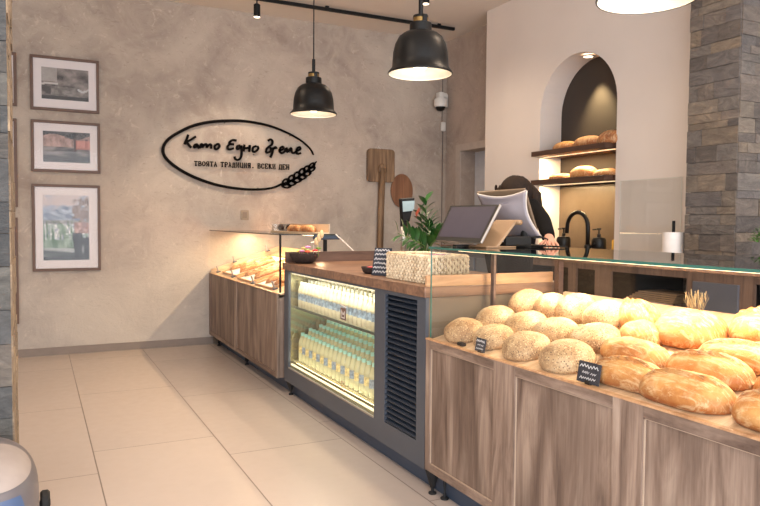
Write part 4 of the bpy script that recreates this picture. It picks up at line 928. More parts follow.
# black wicker boat with flowers
t_ = empty('flower_basket', (2.0, 5.36, TZ), 'black wicker bowl of small artificial flowers on the worktop corner', 'flower basket')
m = MB(); bowl(m, (1.985, 5.38), .115, .165, .085, TZ); m.ellip((2.01, 5.37, TZ + .055), .09, .13, .022, 12, 8); m.build('bowl_body', M_wicker, t_, smooth=True)
fl = [((1.99, 5.30), .135, rgb(230, 150, 200)), ((2.0, 5.42), .12, rgb(214, 190, 120)), ((1.97, 5.25), .10, rgb(220, 90, 60)), ((2.05, 5.33), .17, rgb(236, 226, 210)), ((2.03, 5.24), .11, rgb(196, 60, 70)), ((2.04, 5.45), .105, rgb(150, 180, 90)), ((1.96, 5.36), .10, rgb(210, 120, 170)), ((2.07, 5.27), .125, rgb(120, 150, 70)), ((1.97, 5.44), .095, rgb(232, 200, 90))]
for i, ((x, y), h_, c) in enumerate(fl):
    m = MB()
    for k in range(6):
        a = k * math.pi / 3; m.ellip((x + .014 * math.cos(a), y + .014 * math.sin(a), TZ + h_), .011, .011, .008, 8, 6)
    m.ellip((x, y, TZ + h_ + .004), .008, .008, .008, 8, 6); m.tube([(x, y, TZ + .06), (x, y, TZ + h_)], .002, 5)
    m.build('flower', plain('flower%d' % i, c, .6), t_, smooth=True)
m = MB()
for k in range(3): m.ellip((2.06 + .015 * k, 5.29 - .02 * k, TZ + .18 + .03 * k), .018, .022, .034, 8, 8)
m.tube([(2.06, 5.3, TZ + .06), (2.08, 5.27, TZ + .24)], .004, 5); m.build('dried_bloom', plain('cream_bloom', rgb(222, 196, 150), .8), t_, smooth=True)

# customer display on a pole (weighing scale)
t_ = empty('scale_display', (2.36, 4.3, TZ), 'black scale display head with grey screen on a metal pole behind the basket', 'weighing scale')
m = MB(); m.box(2.22, 2.50, 4.2, 4.5, TZ, TZ + .06); m.build('scale_base', M_black, t_, bevel=.008)
m = MB(); m.box(2.23, 2.49, 4.21, 4.49, TZ + .065, TZ + .075); m.build('weighing_plate', M_chrome, t_, bevel=.003)
m = MB(); m.tube([(2.345, 4.32, TZ + .05), (2.345, 4.32, 1.46)], .02, 14); m.build('pole', M_chrome, t_, smooth=True)
m = MB(); m.tube([(2.345, 4.32, 1.42), (2.345, 4.32, 1.52)], .024, 12); m.add([Vector(v) for v in [(2.325, 4.29, 1.45), (2.375, 4.28, 1.455), (2.375, 4.33, 1.455), (2.325, 4.34, 1.45), (2.295, 4.27, 1.615), (2.40, 4.25, 1.625), (2.40, 4.29, 1.63), (2.295, 4.31, 1.62)]], [(0, 1, 2, 3), (4, 5, 6, 7), (0, 1, 5, 4), (1, 2, 6, 5), (2, 3, 7, 6), (3, 0, 4, 7)])
m.build('display_head', M_black, t_, bevel=.008)
m = MB(); m.add([(2.312, 4.2705, 1.525), (2.392, 4.256, 1.535), (2.395, 4.249, 1.605), (2.305, 4.266, 1.598)], [(0, 1, 2, 3)]); m.build('display_screen', plain('grey_lcd', rgb(128, 146, 150), .2), t_)

# leafy plant (zz plant)
t_ = empty('potted_plant', (2.33, 3.95, TZ), 'glossy green leafy plant in a pot behind the seagrass basket', 'plant')
m = MB(); m.lathe([(0, 0), (.055, 0), (.075, .12), (.07, .12), (.06, .09), (0, .09)], (2.32, 3.98, TZ), 20); m.build('pot', M_black, t_, smooth=True, auto=40)
M_leaf = plain('glossy_leaf', rgb(34, 76, 30), .35, var=.45, scale=14); M_leafr = plain('reddish_leaf', rgb(176, 84, 60), .4, var=.3); M_stem = plain('plant_stem', rgb(92, 120, 60), .5)
def leaf(mb, p, d, L, W):
    d = Vector(d).normalized(); sd = d.cross(Vector((0, 0, 1))); sd = sd.normalized() if sd.length > .01 else Vector((1, 0, 0)); up = sd.cross(d)
    P = Vector(p); a = []
    for t, w_, k in ((0, .06, 0), (.25, .8, .03), (.5, 1, .04), (.75, .7, .02), (1, .02, -.05)):
        c = P + d * L * t + up * L * k
        a += [c - sd * W / 2 * w_ + up * W * .12 * w_, c, c + sd * W / 2 * w_ + up * W * .12 * w_]
    mb.add(a, [(3 * i + j, 3 * i + j + 1, 3 * i + j + 4, 3 * i + j + 3) for i in range(4) for j in range(2)])
rnd = random.Random(5)
lf = MB(); st_ = MB(); red = MB()
stems = [((2.30, 3.93), 1.59, .02), ((2.05, 3.85), 1.38, 0), ((2.42, 3.93), 1.36, 0), ((2.30, 3.88), 1.46, 0), ((2.14, 3.95), 1.38, 0), ((2.38, 3.98), 1.42, 0), ((2.26, 3.95), 1.52, 0), ((2.46, 3.86), 1.40, 0), ((2.15, 3.84), 1.34, 0), ((2.34, 3.82), 1.36, 0)]
for (tx, ty), tz, _ in stems:
    p0 = Vector((2.32, 3.98, TZ + .09)); p1 = Vector((tx, ty, tz)); mid = (p0 + p1) / 2 + Vector(((p0.x - p1.x) * .25, 0, .03)); pts = [p0.lerp(mid, .5), mid, mid.lerp(p1, .5), p1]
    pts = [p0] + pts; st_.tube(pts, [.005, .005, .004, .003, .002], 6)
    for k in range(9):
        f = .34 + .66 * k / 8; i = min(3, int(f * 4)); q = pts[i].lerp(pts[i + 1], f * 4 - i) if i < 4 else pts[-1]
        dr = (p1 - mid).normalized(); sd = dr.cross(Vector((rnd.uniform(-.3, .3), 1, 0))).normalized() * (1 if k % 2 else -1)
        leaf(lf, q, dr * .55 + sd * .9 + Vector((0, rnd.uniform(-.5, .3), .3)), rnd.uniform(.085, .12), rnd.uniform(.036, .048))
for k in range(3): leaf(red, (2.20 + .012 * k, 3.90, 1.47 + .02 * k), (rnd.uniform(-.2, 1), -.4, .8), .045, .018)
lf.build('leaves', M_leaf, t_, smooth=True); st_.build('stems', M_stem, t_, smooth=True); red.build('new_leaves', M_leafr, t_, smooth=True)

# ------------------------------------------------------------------ till screens on the glass top
t_ = empty('touch_screen', (2.15, 3.05, GZ), 'tilted black framed touch screen till on a pale folded stand, nearer of the two screens', 'touch screen')
A_ = Vector((2.00, 3.31, 1.352)); B_ = Vector((2.045, 2.935, 1.349)); T1 = Vector((2.115, 3.335, 1.548)); T2 = Vector((2.165, 2.935, 1.549))
def slab4(mb, a, b, c, d, th):
    n = (b - a).cross(d - a).normalized() * th
    if n.x < 0: n = -n
    vs = [a, b, c, d, a + n, b + n, c + n, d + n]; mb.add(vs, [(0, 1, 2, 3), (7, 6, 5, 4), (0, 4, 5, 1), (1, 5, 6, 2), (2, 6, 7, 3), (3, 7, 4, 0)]); return n.normalized()
m = MB(); n_ = slab4(m, A_, B_, T2, T1, .014); m.build('casing', plain('grey_casing', rgb(150, 142, 136), .4, .3), t_, bevel=.004)
m = MB()
def inset(u0, u1, v0, v1, off):
    def P(u, v): return (A_.lerp(B_, u)).lerp(T1.lerp(T2, u), v) - n_ * off
    return [P(u0, v0), P(u1, v0), P(u1, v1), P(u0, v1)]
m.add(inset(.005, .985, .0, .99, .001), [(0, 1, 2, 3)]); m.build('bezel', M_blackg, t_)
m = MB(); m.add(inset(.045, .945, .11, .945, .002), [(0, 1, 2, 3)]); m.build('screen', plain('violet_grey_screen', rgb(66, 61, 71), .7, var=.03, Specular_IOR_Level=.2), t_)
M_stand = plain('champagne_metal', rgb(142, 114, 86), .45, .3)
m = MB(); m.add([(2.07, 3.02, GZ + .006), (2.13, 2.92, GZ + .006), (2.25, 2.92, 1.462), (2.20, 3.02, 1.468), (2.085, 3.02, GZ + .006), (2.15, 2.92, GZ + .006), (2.265, 2.92, 1.459), (2.22, 3.02, 1.465)],
    [(0, 1, 2, 3), (7, 6, 5, 4), (0, 4, 5, 1), (1, 5, 6, 2), (2, 6, 7, 3), (3, 7, 4, 0)])
m.box(2.07, 2.26, 2.92, 3.12, GZ + .001, GZ + .008); m.build('stand', M_stand, t_, bevel=.002)
m = MB(); m.tube([(2.27, 2.90, 1.455), (2.27, 3.10, 1.455)], .014, 12); m.tube([(2.13, 3.08, 1.44), (2.27, 3.08, 1.455)], .01, 8); m.build('hinge', M_stand, t_, smooth=True)
m = MB(); m.box(2.00, 2.10, 3.22 - .12, 3.13, GZ + .001, GZ + .012); m.tube([(2.05, 3.10, GZ + .006), (2.2, 3.0, GZ + .006), (2.45, 2.88, GZ + .008), (2.5, 2.80, GZ + .006)], .005, 6); m.build('cable', M_black, t_)
# curved monitor, seen from the back
t_ = empty('curved_monitor', (2.42, 3.0, GZ), 'large silver backed curved monitor turned away, behind the touch screen', 'monitor')
def cm(u, v):  # u 0 left(far) .. 1 right(near), v 0 bottom .. 1 top ; silver shell
    top = Vector((2.215, 3.22, 1.612)).lerp(Vector((2.385, 3.0, 1.628)), u); bot = Vector((2.345, 3.25, 1.372)).lerp(Vector((2.495, 3.0, 1.372)), u)
    p = bot.lerp(top, v); out = Vector((-.86, -.38, .35))
    p += Vector((.05, .0, 0)) * (4 * v * (1 - v)) * -.2
    p += out * .035 * math.sin(math.pi * u) * math.sin(math.pi * min(1, v + .15))
    p.z -= .026 * math.sin(math.pi * u) * v ** 3
    p += Vector((.022, -.018, 0)) * math.sin(math.pi * v) * (u - .4) * -1.6
    return p
m = MB(); n = 16; vs = [cm(i / n, j / n) for j in range(n + 1) for i in range(n + 1)]
m.add(vs, [(j * (n + 1) + i, j * (n + 1) + i + 1, (j + 1) * (n + 1) + i + 1, (j + 1) * (n + 1) + i) for j in range(n) for i in range(n)])
o = m.build('back_shell', plain('silver_shell', rgb(128, 120, 124), .38, .35), t_, smooth=True); s_ = o.modifiers.new('th', 'SOLIDIFY'); s_.thickness = .012; s_.offset = 0
m = MB(); a = Vector((2.22, 3.235, 1.622)); b_ = Vector((2.38, 3.012, 1.636)); c_ = Vector((2.485, 3.012, 1.370)); d_ = Vector((2.36, 3.262, 1.368))
slab4(m, d_, c_, b_, a, .018); m.build('front_panel', plain('brown_grey_bezel', rgb(96, 78, 60), .4), t_, bevel=.004)
m = MB(); m.tube([cm(0, 0), cm(.5, 0), cm(1, 0)], .006, 6); m.tube([cm(1, j / 10) for j in range(11)], .006, 6); m.tube([cm(i / 10, 1) for i in range(11)], .005, 6); m.build('edge_trim', plain('light_edge', rgb(180, 170, 160), .5, .1), t_, smooth=True)
m = MB(); q = [cm(.62, .25), cm(.74, .25), cm(.64, .8), cm(.53, .8)]; q = [v + Vector((-.86, -.38, .35)) * .008 for v in q]; m.add(q, [(0, 1, 2, 3)]); m.build('vent_strip', plain('grey_strip', rgb(112, 106, 116), .4), t_)
m = MB(); m.tube([(2.44, 3.07, GZ + .01), (2.42, 3.07, 1.45)], .022, 12); m.lathe([(0, 0), (.10, 0), (.10, .008), (.02, .014), (0, .014)], (2.45, 3.07, GZ + .001), 24); m.build('stand', M_black, t_, smooth=True, auto=40)
t_ = empty('receipt_printer', (2.3, 3.0, GZ), 'small black receipt printer with a cable loop under the curved monitor', 'printer')
m = MB(); m.box(2.20, 2.37, 3.12 - .19, 3.08, GZ + .010, GZ + .058); m.build('case', M_black, t_, bevel=.006)
m = MB(); m.box(2.195, 2.2, 2.95, 2.965, GZ + .03, GZ + .045); m.box(2.195, 2.2, 3.0, 3.015, GZ + .03, GZ + .045); m.build('button', M_silver, t_)
m = MB(); m.tube([(2.36, 2.94, GZ + .05), (2.40, 2.90, GZ + .06), (2.42, 2.86, GZ + .045), (2.42, 2.88, GZ + .012), (2.36, 2.92, GZ + .008)], .0045, 6); m.build('cable', M_black, t_, smooth=True)

# ------------------------------------------------------------------ person leaning on the counter behind the monitor
M_skin = plain('skin', rgb(176, 126, 104), .55, var=.03); M_hair = plain('dark_brown_hair', rgb(30, 19, 12), .75, Specular_IOR_Level=.2, var=.4, scale=50); M_cloth = plain('black_cloth', rgb(12, 11, 12), .95, Specular_IOR_Level=.1); M_trs = plain('dark_trousers', rgb(34, 36, 44), .85)
def skin_mesh(name, nodes, edges, mat, parent, sub=2, root=0, extra=None):
    me = bpy.data.meshes.new(name); me.from_pydata([n[0] for n in nodes], edges, []); o = bpy.data.objects.new(name, me); COL.objects.link(o)
    sk = o.modifiers.new('skin', 'SKIN'); sk.use_smooth_shade = True
    for i, n in enumerate(nodes):
        r_ = n[1] if isinstance(n[1], tuple) else (n[1], n[1]); me.skin_vertices[0].data[i].radius = r_; me.skin_vertices[0].data[i].use_root = (i == root)
    su = o.modifiers.new('sub', 'SUBSURF'); su.levels = sub; su.render_levels = sub
    dg = bpy.context.evaluated_depsgraph_get(); ev = o.evaluated_get(dg); nm = bpy.data.meshes.new_from_object(ev); bpy.data.objects.remove(o)
    off = wloc(parent)
    for v in nm.vertices: v.co -= off
    nm.materials.clear(); nm.materials.append(mat)
    for p in nm.polygons: p.use_smooth = True
    nm.name = name
    r = bpy.data.objects.new(name, nm); COL.objects.link(r); r.parent = parent; return r
pr = empty('person', (3.05, 3.95, 0), 'dark haired person in black leaning one arm on the counter behind the curved monitor', 'person')
J = dict(pel=(3.06, 3.98, .95), sp1=(3.02, 3.92, 1.12), sp2=(2.96, 3.82, 1.32), ch=(2.91, 3.70, 1.48), nk=(2.84, 3.64, 1.54), hd=(2.79, 3.60, 1.60),
  shR=(2.82, 3.50, 1.565), elR=(2.67, 3.20, 1.47), wrR=(2.53, 2.98, 1.365), shL=(2.80, 3.84, 1.53), elL=(2.88, 4.02, 1.28), wrL=(2.90, 3.98, 1.03),
  hpR=(3.02, 3.88, .93), knR=(2.99, 3.82, .50), anR=(3.08, 3.84, .09), toR=(2.93, 3.80, .035), hpL=(3.10, 4.08, .93), knL=(3.08, 4.10, .50), anL=(3.16, 4.12, .09), toL=(3.01, 4.08, .035))
ks = list(J); rad = dict(pel=.13, sp1=.12, sp2=.125, ch=.13, nk=.058, hd=.07, shR=.055, elR=.042, wrR=.028, shL=.055, elL=.042, wrL=.028, hpR=.09, knR=.06, anR=.042, toR=.035, hpL=.09, knL=.06, anL=.042, toL=.035)
E_ = [('pel', 'sp1'), ('sp1', 'sp2'), ('sp2', 'ch'), ('ch', 'nk'), ('nk', 'hd'), ('ch', 'shR'), ('shR', 'elR'), ('elR', 'wrR'), ('ch', 'shL'), ('shL', 'elL'), ('elL', 'wrL'), ('pel', 'hpR'), ('hpR', 'knR'), ('knR', 'anR'), ('anR', 'toR'), ('pel', 'hpL'), ('hpL', 'knL'), ('knL', 'anL'), ('anL', 'toL')]
nodes = [(J[k], rad[k]) for k in ks]; edges = [(ks.index(a), ks.index(b)) for a, b in E_]
def add_hand(wr, fwd, side, down):
    """palm and five fingers growing from the wrist node"""
    w0 = ks.index(wr); W = Vector(J[wr]); f = Vector(fwd).normalized(); s_ = Vector(side).normalized(); d = Vector(down).normalized()
    pi = len(nodes); nodes.append((tuple(W + f * .045), (.028, .016))); edges.append((w0, pi))
    for k, (so, L) in enumerate(((-.030, .062), (-.010, .072), (.010, .068), (.030, .052))):
        a = len(nodes); nodes.append((tuple(W + f * .085 + s_ * so), .0095)); edges.append((pi, a))
        nodes.append((tuple(W + f * (.085 + L * .5) + s_ * so * 1.15 + d * .006), .0085)); edges.append((a, a + 1))
        nodes.append((tuple(W + f * (.085 + L) + s_ * so * 1.2 + d * .016), .0072)); edges.append((a + 1, a + 2))
    a = len(nodes); nodes.append((tuple(W + f * .05 - s_ * .035), .0105)); edges.append((pi, a)); nodes.append((tuple(W + f * .085 - s_ * .058 + d * .008), .0088)); edges.append((a, a + 1))
add_hand('wrR', (-.55, -.83, -.28), (.83, -.55, 0), (0, 0, -1))
add_hand('wrL', (-.1, -.2, -1), (.3, -.9, 0), (-1, 0, 0))
body = skin_mesh('body', nodes, edges, M_skin, pr)
# head shaped on the neck (joined to the same mesh so the body stays one piece)
hc = Vector((2.775, 3.585, 1.625)); HR = Matrix.Rotation(R(140), 3, 'Z') @ Matrix.Rotation(R(40), 3, 'Y')   # local +x is the face
hb = bmesh.new(); hb.from_mesh(body.data)
def headfn(v):
    x, y, z = v
    if z < 0: x *= 1 - .12 * z * -1; y *= 1 + .30 * z
    if x > .2 and z < -.55: x *= .95
    q = Vector((x, y, z))
    q.x += .16 * math.exp(-((y) / .13) ** 2 - ((z + .12) / .18) ** 2) * (x > 0)        # nose
    for s2 in (-1, 1): q.x -= .09 * math.exp(-((y - .35 * s2) / .16) ** 2 - ((z - .05) / .12) ** 2) * (x > 0)   # eye sockets
    q.x += .05 * math.exp(-((y) / .22) ** 2 - ((z + .48) / .07) ** 2) * (x > 0)         # lips
    return q
hm = MB(); hm.ellip(hc, .098, .076, .115, 40, 32, M=HR, fn=headfn)
for s2 in (-1, 1): hm.ellip(hc + HR @ Vector((-.005, s2 * .076, -.005)), .018, .008, .03, 10, 8, M=HR)
off = wloc(pr); vv = [hb.verts.new(Vector(v) - off) for v in hm.v]
for f in hm.f: 
    try: hb.faces.new([vv[i] for i in f]).smooth = True
    except ValueError: pass
hb.to_mesh(body.data); hb.free()
m = MB()
for s2 in (-1, 1): m.ellip(hc + HR @ Vector((.083, s2 * .028, .006)), .010, .012, .009, 12, 8, M=HR)
m.build('eye', plain('dark_eye', rgb(30, 24, 22), .2), pr, smooth=True)
m = MB(); m.ellip(hc + HR @ Vector((.098, 0, -.055)), .006, .02, .005, 10, 6, M=HR); m.build('mouth', plain('lip', rgb(170, 96, 90), .5), pr, smooth=True)
def hairfn(v):
    if v.x > .25: v = Vector((.25 + (v.x - .25) * .85, v.y, v.z)) if v.z > .1 else Vector((.12, v.y * .95, v.z))
    k = 1 + .04 * noise.noise(v * 6); return v * k
m = MB(); m.ellip(hc + HR @ Vector((-.012, 0, .022)), .108, .086, .112, 28, 20, M=HR, fn=hairfn)
# tied up tuft sticking out at the forehead side, hair falling to the shoulder
m.tube([hc + Vector((-.04, .03, .05)), hc + Vector((-.075, .075, .045)), hc + Vector((-.085, .10, .020)), hc + Vector((-.09, .11, -.01))], [.03, .022, .02, .008], 10)
m.ellip(hc + Vector((-.088, .108, .055)), .010, .010, .022, 8, 6); m.ellip(hc + Vector((-.072, .088, .055)), .010, .010, .018, 8, 6)
m.tube([hc + Vector((.05, -.03, .06)), hc + Vector((.09, -.06, .0)), hc + Vector((.08, -.085, -.06)), hc + Vector((.07, -.08, -.12))], [.04, .05, .045, .02], 10)
m.build('hair', M_hair, pr, smooth=True)
tn = [(J[k], {'pel': .14, 'sp1': .132, 'sp2': .137, 'ch': .142, 'shR': .058, 'elR': .048, 'wrR': .040, 'shL': .068, 'elL': .054, 'wrL': .037}[k]) for k in ('pel', 'sp1', 'sp2', 'ch', 'shR', 'elR', 'wrR', 'shL', 'elL', 'wrL')]
skin_mesh('long_sleeved_top', tn, [(0, 1), (1, 2), (2, 3), (3, 4), (4, 5), (5, 6), (3, 7), (7, 8), (8, 9)], M_cloth, pr)
tn = [(J[k], {'pel': .142, 'hpR': .10, 'knR': .072, 'anR': .056, 'hpL': .10, 'knL': .072, 'anL': .056}[k]) for k in ('pel', 'hpR', 'knR', 'anR', 'hpL', 'knL', 'anL')]
skin_mesh('trousers', tn, [(0, 1), (1, 2), (2, 3), (0, 4), (4, 5), (5, 6)], M_trs, pr)
for s2 in 'RL':
    a = Vector(J['an' + s2]); b_ = Vector(J['to' + s2]); dd = (b_ - a); dd.z = 0; dd.normalize()
    m = MB(); Mx = Matrix.Rotation(math.atan2(dd.y, dd.x), 3, 'Z'); m.ellip((a.x + dd.x * .07, a.y + dd.y * .07, .045), .145, .05, .045, 16, 10, M=Mx, fn=lambda v: Vector((v.x, v.y, max(v.z, -.95)))); m.build('shoe', M_black, pr, smooth=True)
# ------------------------------------------------------------------ back kitchen run
WZ = 1.2
k_ = empty('kitchen_counter', (4.4, 4.0, 0), 'brown kitchen base units with open dark bays along the white wall', 'counter')
CX = 4.12
m = MB(); m.box(CX, KX, 2.0, 6.7, 1.14, WZ); m.box(KX, nb - .01, nY0 + .005, nY1 - .005, 1.201, 1.205); m.build('worktop', M_darkboard, k_, bevel=.003)
bays = [(4.62, 5.3), (4.30, 4.52), (3.40, 4.12), (2.2, 2.88)]
M_unit = wood('brown_unit', [rgb(72, 54, 45), rgb(92, 70, 58), rgb(108, 84, 70), rgb(120, 96, 80)])
m = MB()
edges_ = [2.0, 2.2, 2.88, 3.40, 4.12, 4.30, 4.52, 4.62, 5.3, 5.5]
m.box(CX + .02, CX + .04, 2.0, 2.2, .1, 1.14); m.box(CX + .02, CX + .04, 2.88, 3.40, .1, 1.14); m.box(CX + .02, CX + .04, 4.12, 4.30, .1, 1.14); m.box(CX + .02, CX + .04, 4.52, 4.62, .1, 1.14); m.box(CX + .02, CX + .04, 5.3, 5.5, .1, 1.14)
for a, b in bays: m.box(CX + .02, CX + .04, a, b, 1.07, 1.14); m.box(CX + .02, CX + .04, a, b, .1, .45)
m.build('face_frame', M_unit, k_)
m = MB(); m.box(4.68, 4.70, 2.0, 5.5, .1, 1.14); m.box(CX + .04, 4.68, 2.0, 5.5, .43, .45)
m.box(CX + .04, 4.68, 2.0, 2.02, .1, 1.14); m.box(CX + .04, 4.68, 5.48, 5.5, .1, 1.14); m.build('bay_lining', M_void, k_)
m = MB(); m.box(CX, CX + .02, 2.985, 3.335, .5, 1.055); m.build('door', plain('grey_door', rgb(84, 84, 90), .4), k_, bevel=.002)
m = MB(); m.box(CX + .06, 4.7, 2.0, 5.5, 0, .1); m.build('kick_board', M_black, k_)
t_ = empty('storage_tray', (4.35, 3.8, .45), 'pale wooden tray in the dark bay of the kitchen units', 'tray')
m = MB(); m.box(4.2, 4.55, 3.55, 4.05, .451, .47); m.box(4.2, 4.215, 3.55, 4.05, .47, .86); m.box(4.2, 4.55, 3.55, 3.565, .47, .86); m.box(4.2, 4.55, 4.035, 4.05, .47, .86); m.build('tray_body', M_oakY, t_)
t_ = empty('paper_sheets', (4.36, 3.8, .86), 'folded paper bags piled on the wooden box in the dark bay', 'paper')
m = MB()
for k in range(5): m.box(4.22 + .01 * k, 4.53, 3.58, 4.03 - .02 * k, .862 + k * .014, .872 + k * .014, M=Matrix.Translation((0, 0, 0)))
m.build('sheets', plain('kraft_paper', rgb(150, 122, 92), .8), t_)
u_ = empty('steel_refrigerator', (4.4, 6.0, 0), 'grey blue undercounter cold cabinet seen through the end of the glass case', 'refrigerator')
m = MB(); m.box(4.2, 4.7, 5.52, 6.7, .05, 1.13); m.build('cabinet', plain('grey_blue_steel', rgb(96, 104, 118), .35, .4), u_, bevel=.004)
m = MB(); m.box(4.185, 4.2, 5.56, 6.08, .15, 1.08); m.box(4.185, 4.2, 6.13, 6.66, .15, 1.08); m.build('door', plain('grey_blue_door', rgb(110, 120, 134), .3, .4), u_, bevel=.003)
m = MB(); m.tube([(4.17, 6.05, .9), (4.17, 6.05, .5)], .008, 8); m.tube([(4.17, 6.16, .9), (4.17, 6.16, .5)], .008, 8); m.build('handle', M_chrome, u_)
m = MB(); m.box(4.25, 4.65, 5.6, 6.6, 0, .05); m.build('plinth', M_black, u_)

# niche fittings
NX = 4.64; M_ledn = emis('niche_led_glow', (1, .74, .42, 1), 1.3)
for zt, lb in ((2.195, 'dark wood shelf in the arched niche, the upper one'), (1.90, 'dark wood shelf in the arched niche, the lower one')):
    s_ = empty('niche_shelf', (4.85, nc, zt - .05), lb, 'shelf', 'shelves in the arched niche')
    m = MB(); m.box(NX, KX, nY0 + .03, nY1 + .0, zt - .05, zt); m.box(KX, nb - .006, nY0 + .004, nY1 - .004, zt - .05, zt); m.build('board', M_shelf, s_, bevel=.002)
    m = MB(); m.box(KX + .03, KX + .05, nY0 + .05, nY1 - .03, zt - .056, zt - .050); m.build('led_strip', M_ledn, s_)
def nloaf(i, y, z, rx, ry, rz, mat, lb, x=4.80):
    o = round_loaf(50 + i * 2.3, rx, ry, rz, mat, 'shelf_loaf'); o.location = (x, y, z + .001); tag(o, lb, 'bread', 'round loaves in the arched niche')
nloaf(0, 5.42, 2.195, .10, .17, .085, M_gold, 'golden round loaf on the upper niche shelf, farthest from the pillar')
nloaf(1, 5.10, 2.195, .12, .18, .105, M_rust, 'brown crusted round loaf on the upper niche shelf, middle')
nloaf(2, 4.81, 2.195, .11, .14, .125, M_rust, 'dark crusted round loaf on the upper niche shelf, nearest the pillar')
nloaf(3, 5.48, 1.90, .10, .16, .06, M_gold, 'low pale loaf on the lower niche shelf, farthest from the pillar')
nloaf(4, 5.16, 1.90, .11, .16, .115, M_gold, 'pale domed loaf on the lower niche shelf, middle')
nloaf(5, 4.85, 1.90, .10, .16, .07, M_gold, 'low golden loaf on the lower niche shelf, nearest the pillar')
p = empty('bronze_splashback', (nb, nc, 1.21), 'bronze tinted splashback panel behind the tap in the niche', 'splashback')
m = MB(); m.box(nb - .016, nb - .006, nY0 + .01, nY1 - .01, 1.207, 1.84); m.build('panel', M_bronze, p)
p = empty('glass_splashback', (KX, 4.3, 1.2), 'clear glass splashback on the white wall between the niche and the stone pillar', 'splashback')
m = MB(); m.box(KX - .022, KX - .014, 3.95, 4.62, WZ + .001, 1.842); m.build('pane', M_glass, p)
m = MB()
for y in (3.955, 4.612): m.box(KX - .0235, KX - .0225, y - .004, y + .004, WZ + .001, 1.842)
m.box(KX - .0235, KX - .0225, 3.95, 4.62, 1.836, 1.842); m.build('pane_edge', plain('pale_edge', rgb(216, 214, 204), .2), p)
t_ = empty('kitchen_tap', (4.66, 5.15, WZ), 'black swan neck tap at the niche sink', 'tap')
m = MB(); bx, by = 4.62, 4.90
pts = [(bx, by, WZ), (bx, by, 1.42)] + [(bx, by + .14 - .14 * math.cos(a), 1.42 + .14 * math.sin(a)) for a in [math.pi * k / 12 for k in range(1, 13)]] + [(bx, by + .285, 1.36)]
m.tube(pts, [.02] * (len(pts) - 3) + [.019, .02, .022], 12); m.build('neck', M_blackg, t_, smooth=True)
m = MB(); m.lathe([(0, 0), (.032, 0), (.032, .05), (.02, .06)], (bx, by, WZ), 16); m.build('base', M_blackg, t_, smooth=True, auto=40)
m = MB(); m.tube([(bx, by - .03, WZ + .04), (bx, by - .09, WZ + .07)], .009, 8); m.build('lever', M_blackg, t_, smooth=True)
def dispenser(x, y, lb, sx=1, cloth=False):
    d = empty('soap_dispenser', (x, y, WZ), lb, 'soap dispenser', 'soap dispensers by the tap')
    m = MB(); m.lathe([(0, 0), (.062, 0), (.068, .01), (.068, .095), (.055, .115), (.02, .122), (0, .122)], (x, y, WZ + .006), 20); m.build('bottle_body', M_blackg, d, smooth=True, auto=45)
    m = MB(); m.lathe([(.018, .12), (.018, .15), (.008, .152), (.008, .19), (.022, .19), (.022, .205), (0, .205)], (x, y, WZ + .006), 14); m.tube([(x, y, WZ + .202), (x - .02, y + .06, WZ + .197)], .007, 8); m.build('pump', M_blackg, d, smooth=True, auto=45)
dispenser(4.70, 5.32, 'black soap dispenser farther from the stone pillar, beside the tap'); dispenser(4.70, 4.84, 'black soap dispenser between the tap and the glass splashback')
t_ = tag(MB().box(4.63, 4.66, 4.66, 4.74, WZ + .001, WZ + .022).build('black_sponge', M_black, None, bevel=.004), 'small black block at the right foot of the niche beside the dispenser', 'sponge')
t_ = empty('amber_jar', (4.80, 4.77, WZ), 'small jar of yellow liquid behind the right soap dispenser', 'jar')
m = MB(); m.lathe([(0, 0), (.03, 0), (.03, .09), (.022, .1), (0, .1)], (4.83, 4.765, WZ + .006), 14); m.build('jar_body', plain('amber', rgb(206, 160, 60), .2), t_, smooth=True, auto=40)
t_ = empty('paper_towel_holder', (4.5, 3.83, WZ), 'white paper towel roll on an upright black holder beside the stone pillar', 'paper towel holder')
m = MB(); m.tube([(4.5, 3.83, WZ), (4.5, 3.83, 1.48)], .012, 10); m.lathe([(0, 0), (.08, 0), (.08, .012), (0, .012)], (4.5, 3.83, WZ), 20); m.build('holder', M_black, t_, smooth=True, auto=40)
m = MB(); m.lathe([(.02, .013), (.082, .013), (.082, .19), (.02, .19), (.02, .013)], (4.5, 3.83, WZ), 28); m.build('roll', M_paperw, t_, smooth=True, auto=40)
# green plant at the right edge
t_ = empty('bushy_plant', (4.15, 2.85, WZ), 'bushy bright green plant in front of the stone pillar', 'plant')
m = MB(); m.lathe([(0, 0), (.05, 0), (.065, .1), (.05, .1), (0, .09)], (4.22, 2.80, WZ), 16); m.build('pot', M_black, t_, smooth=True, auto=40)
lf = MB(); rnd = random.Random(8)
for k in range(420):
    a = rnd.uniform(0, 6.28); e = rnd.uniform(-.3, 1.5); r_ = .13 * rnd.uniform(.35, 1) ** .6
    q = Vector((4.22 + r_ * math.cos(a) * math.cos(e), 2.80 + r_ * math.sin(a) * math.cos(e) * 1.15, WZ + .16 + r_ * math.sin(e) * .75))
    leaf(lf, q, (math.cos(a), math.sin(a), rnd.uniform(-.2, .8)), .032, .02)
lf.build('leaves', plain('bright_leaf', rgb(70, 120, 44), .45, var=.45, scale=25), t_)

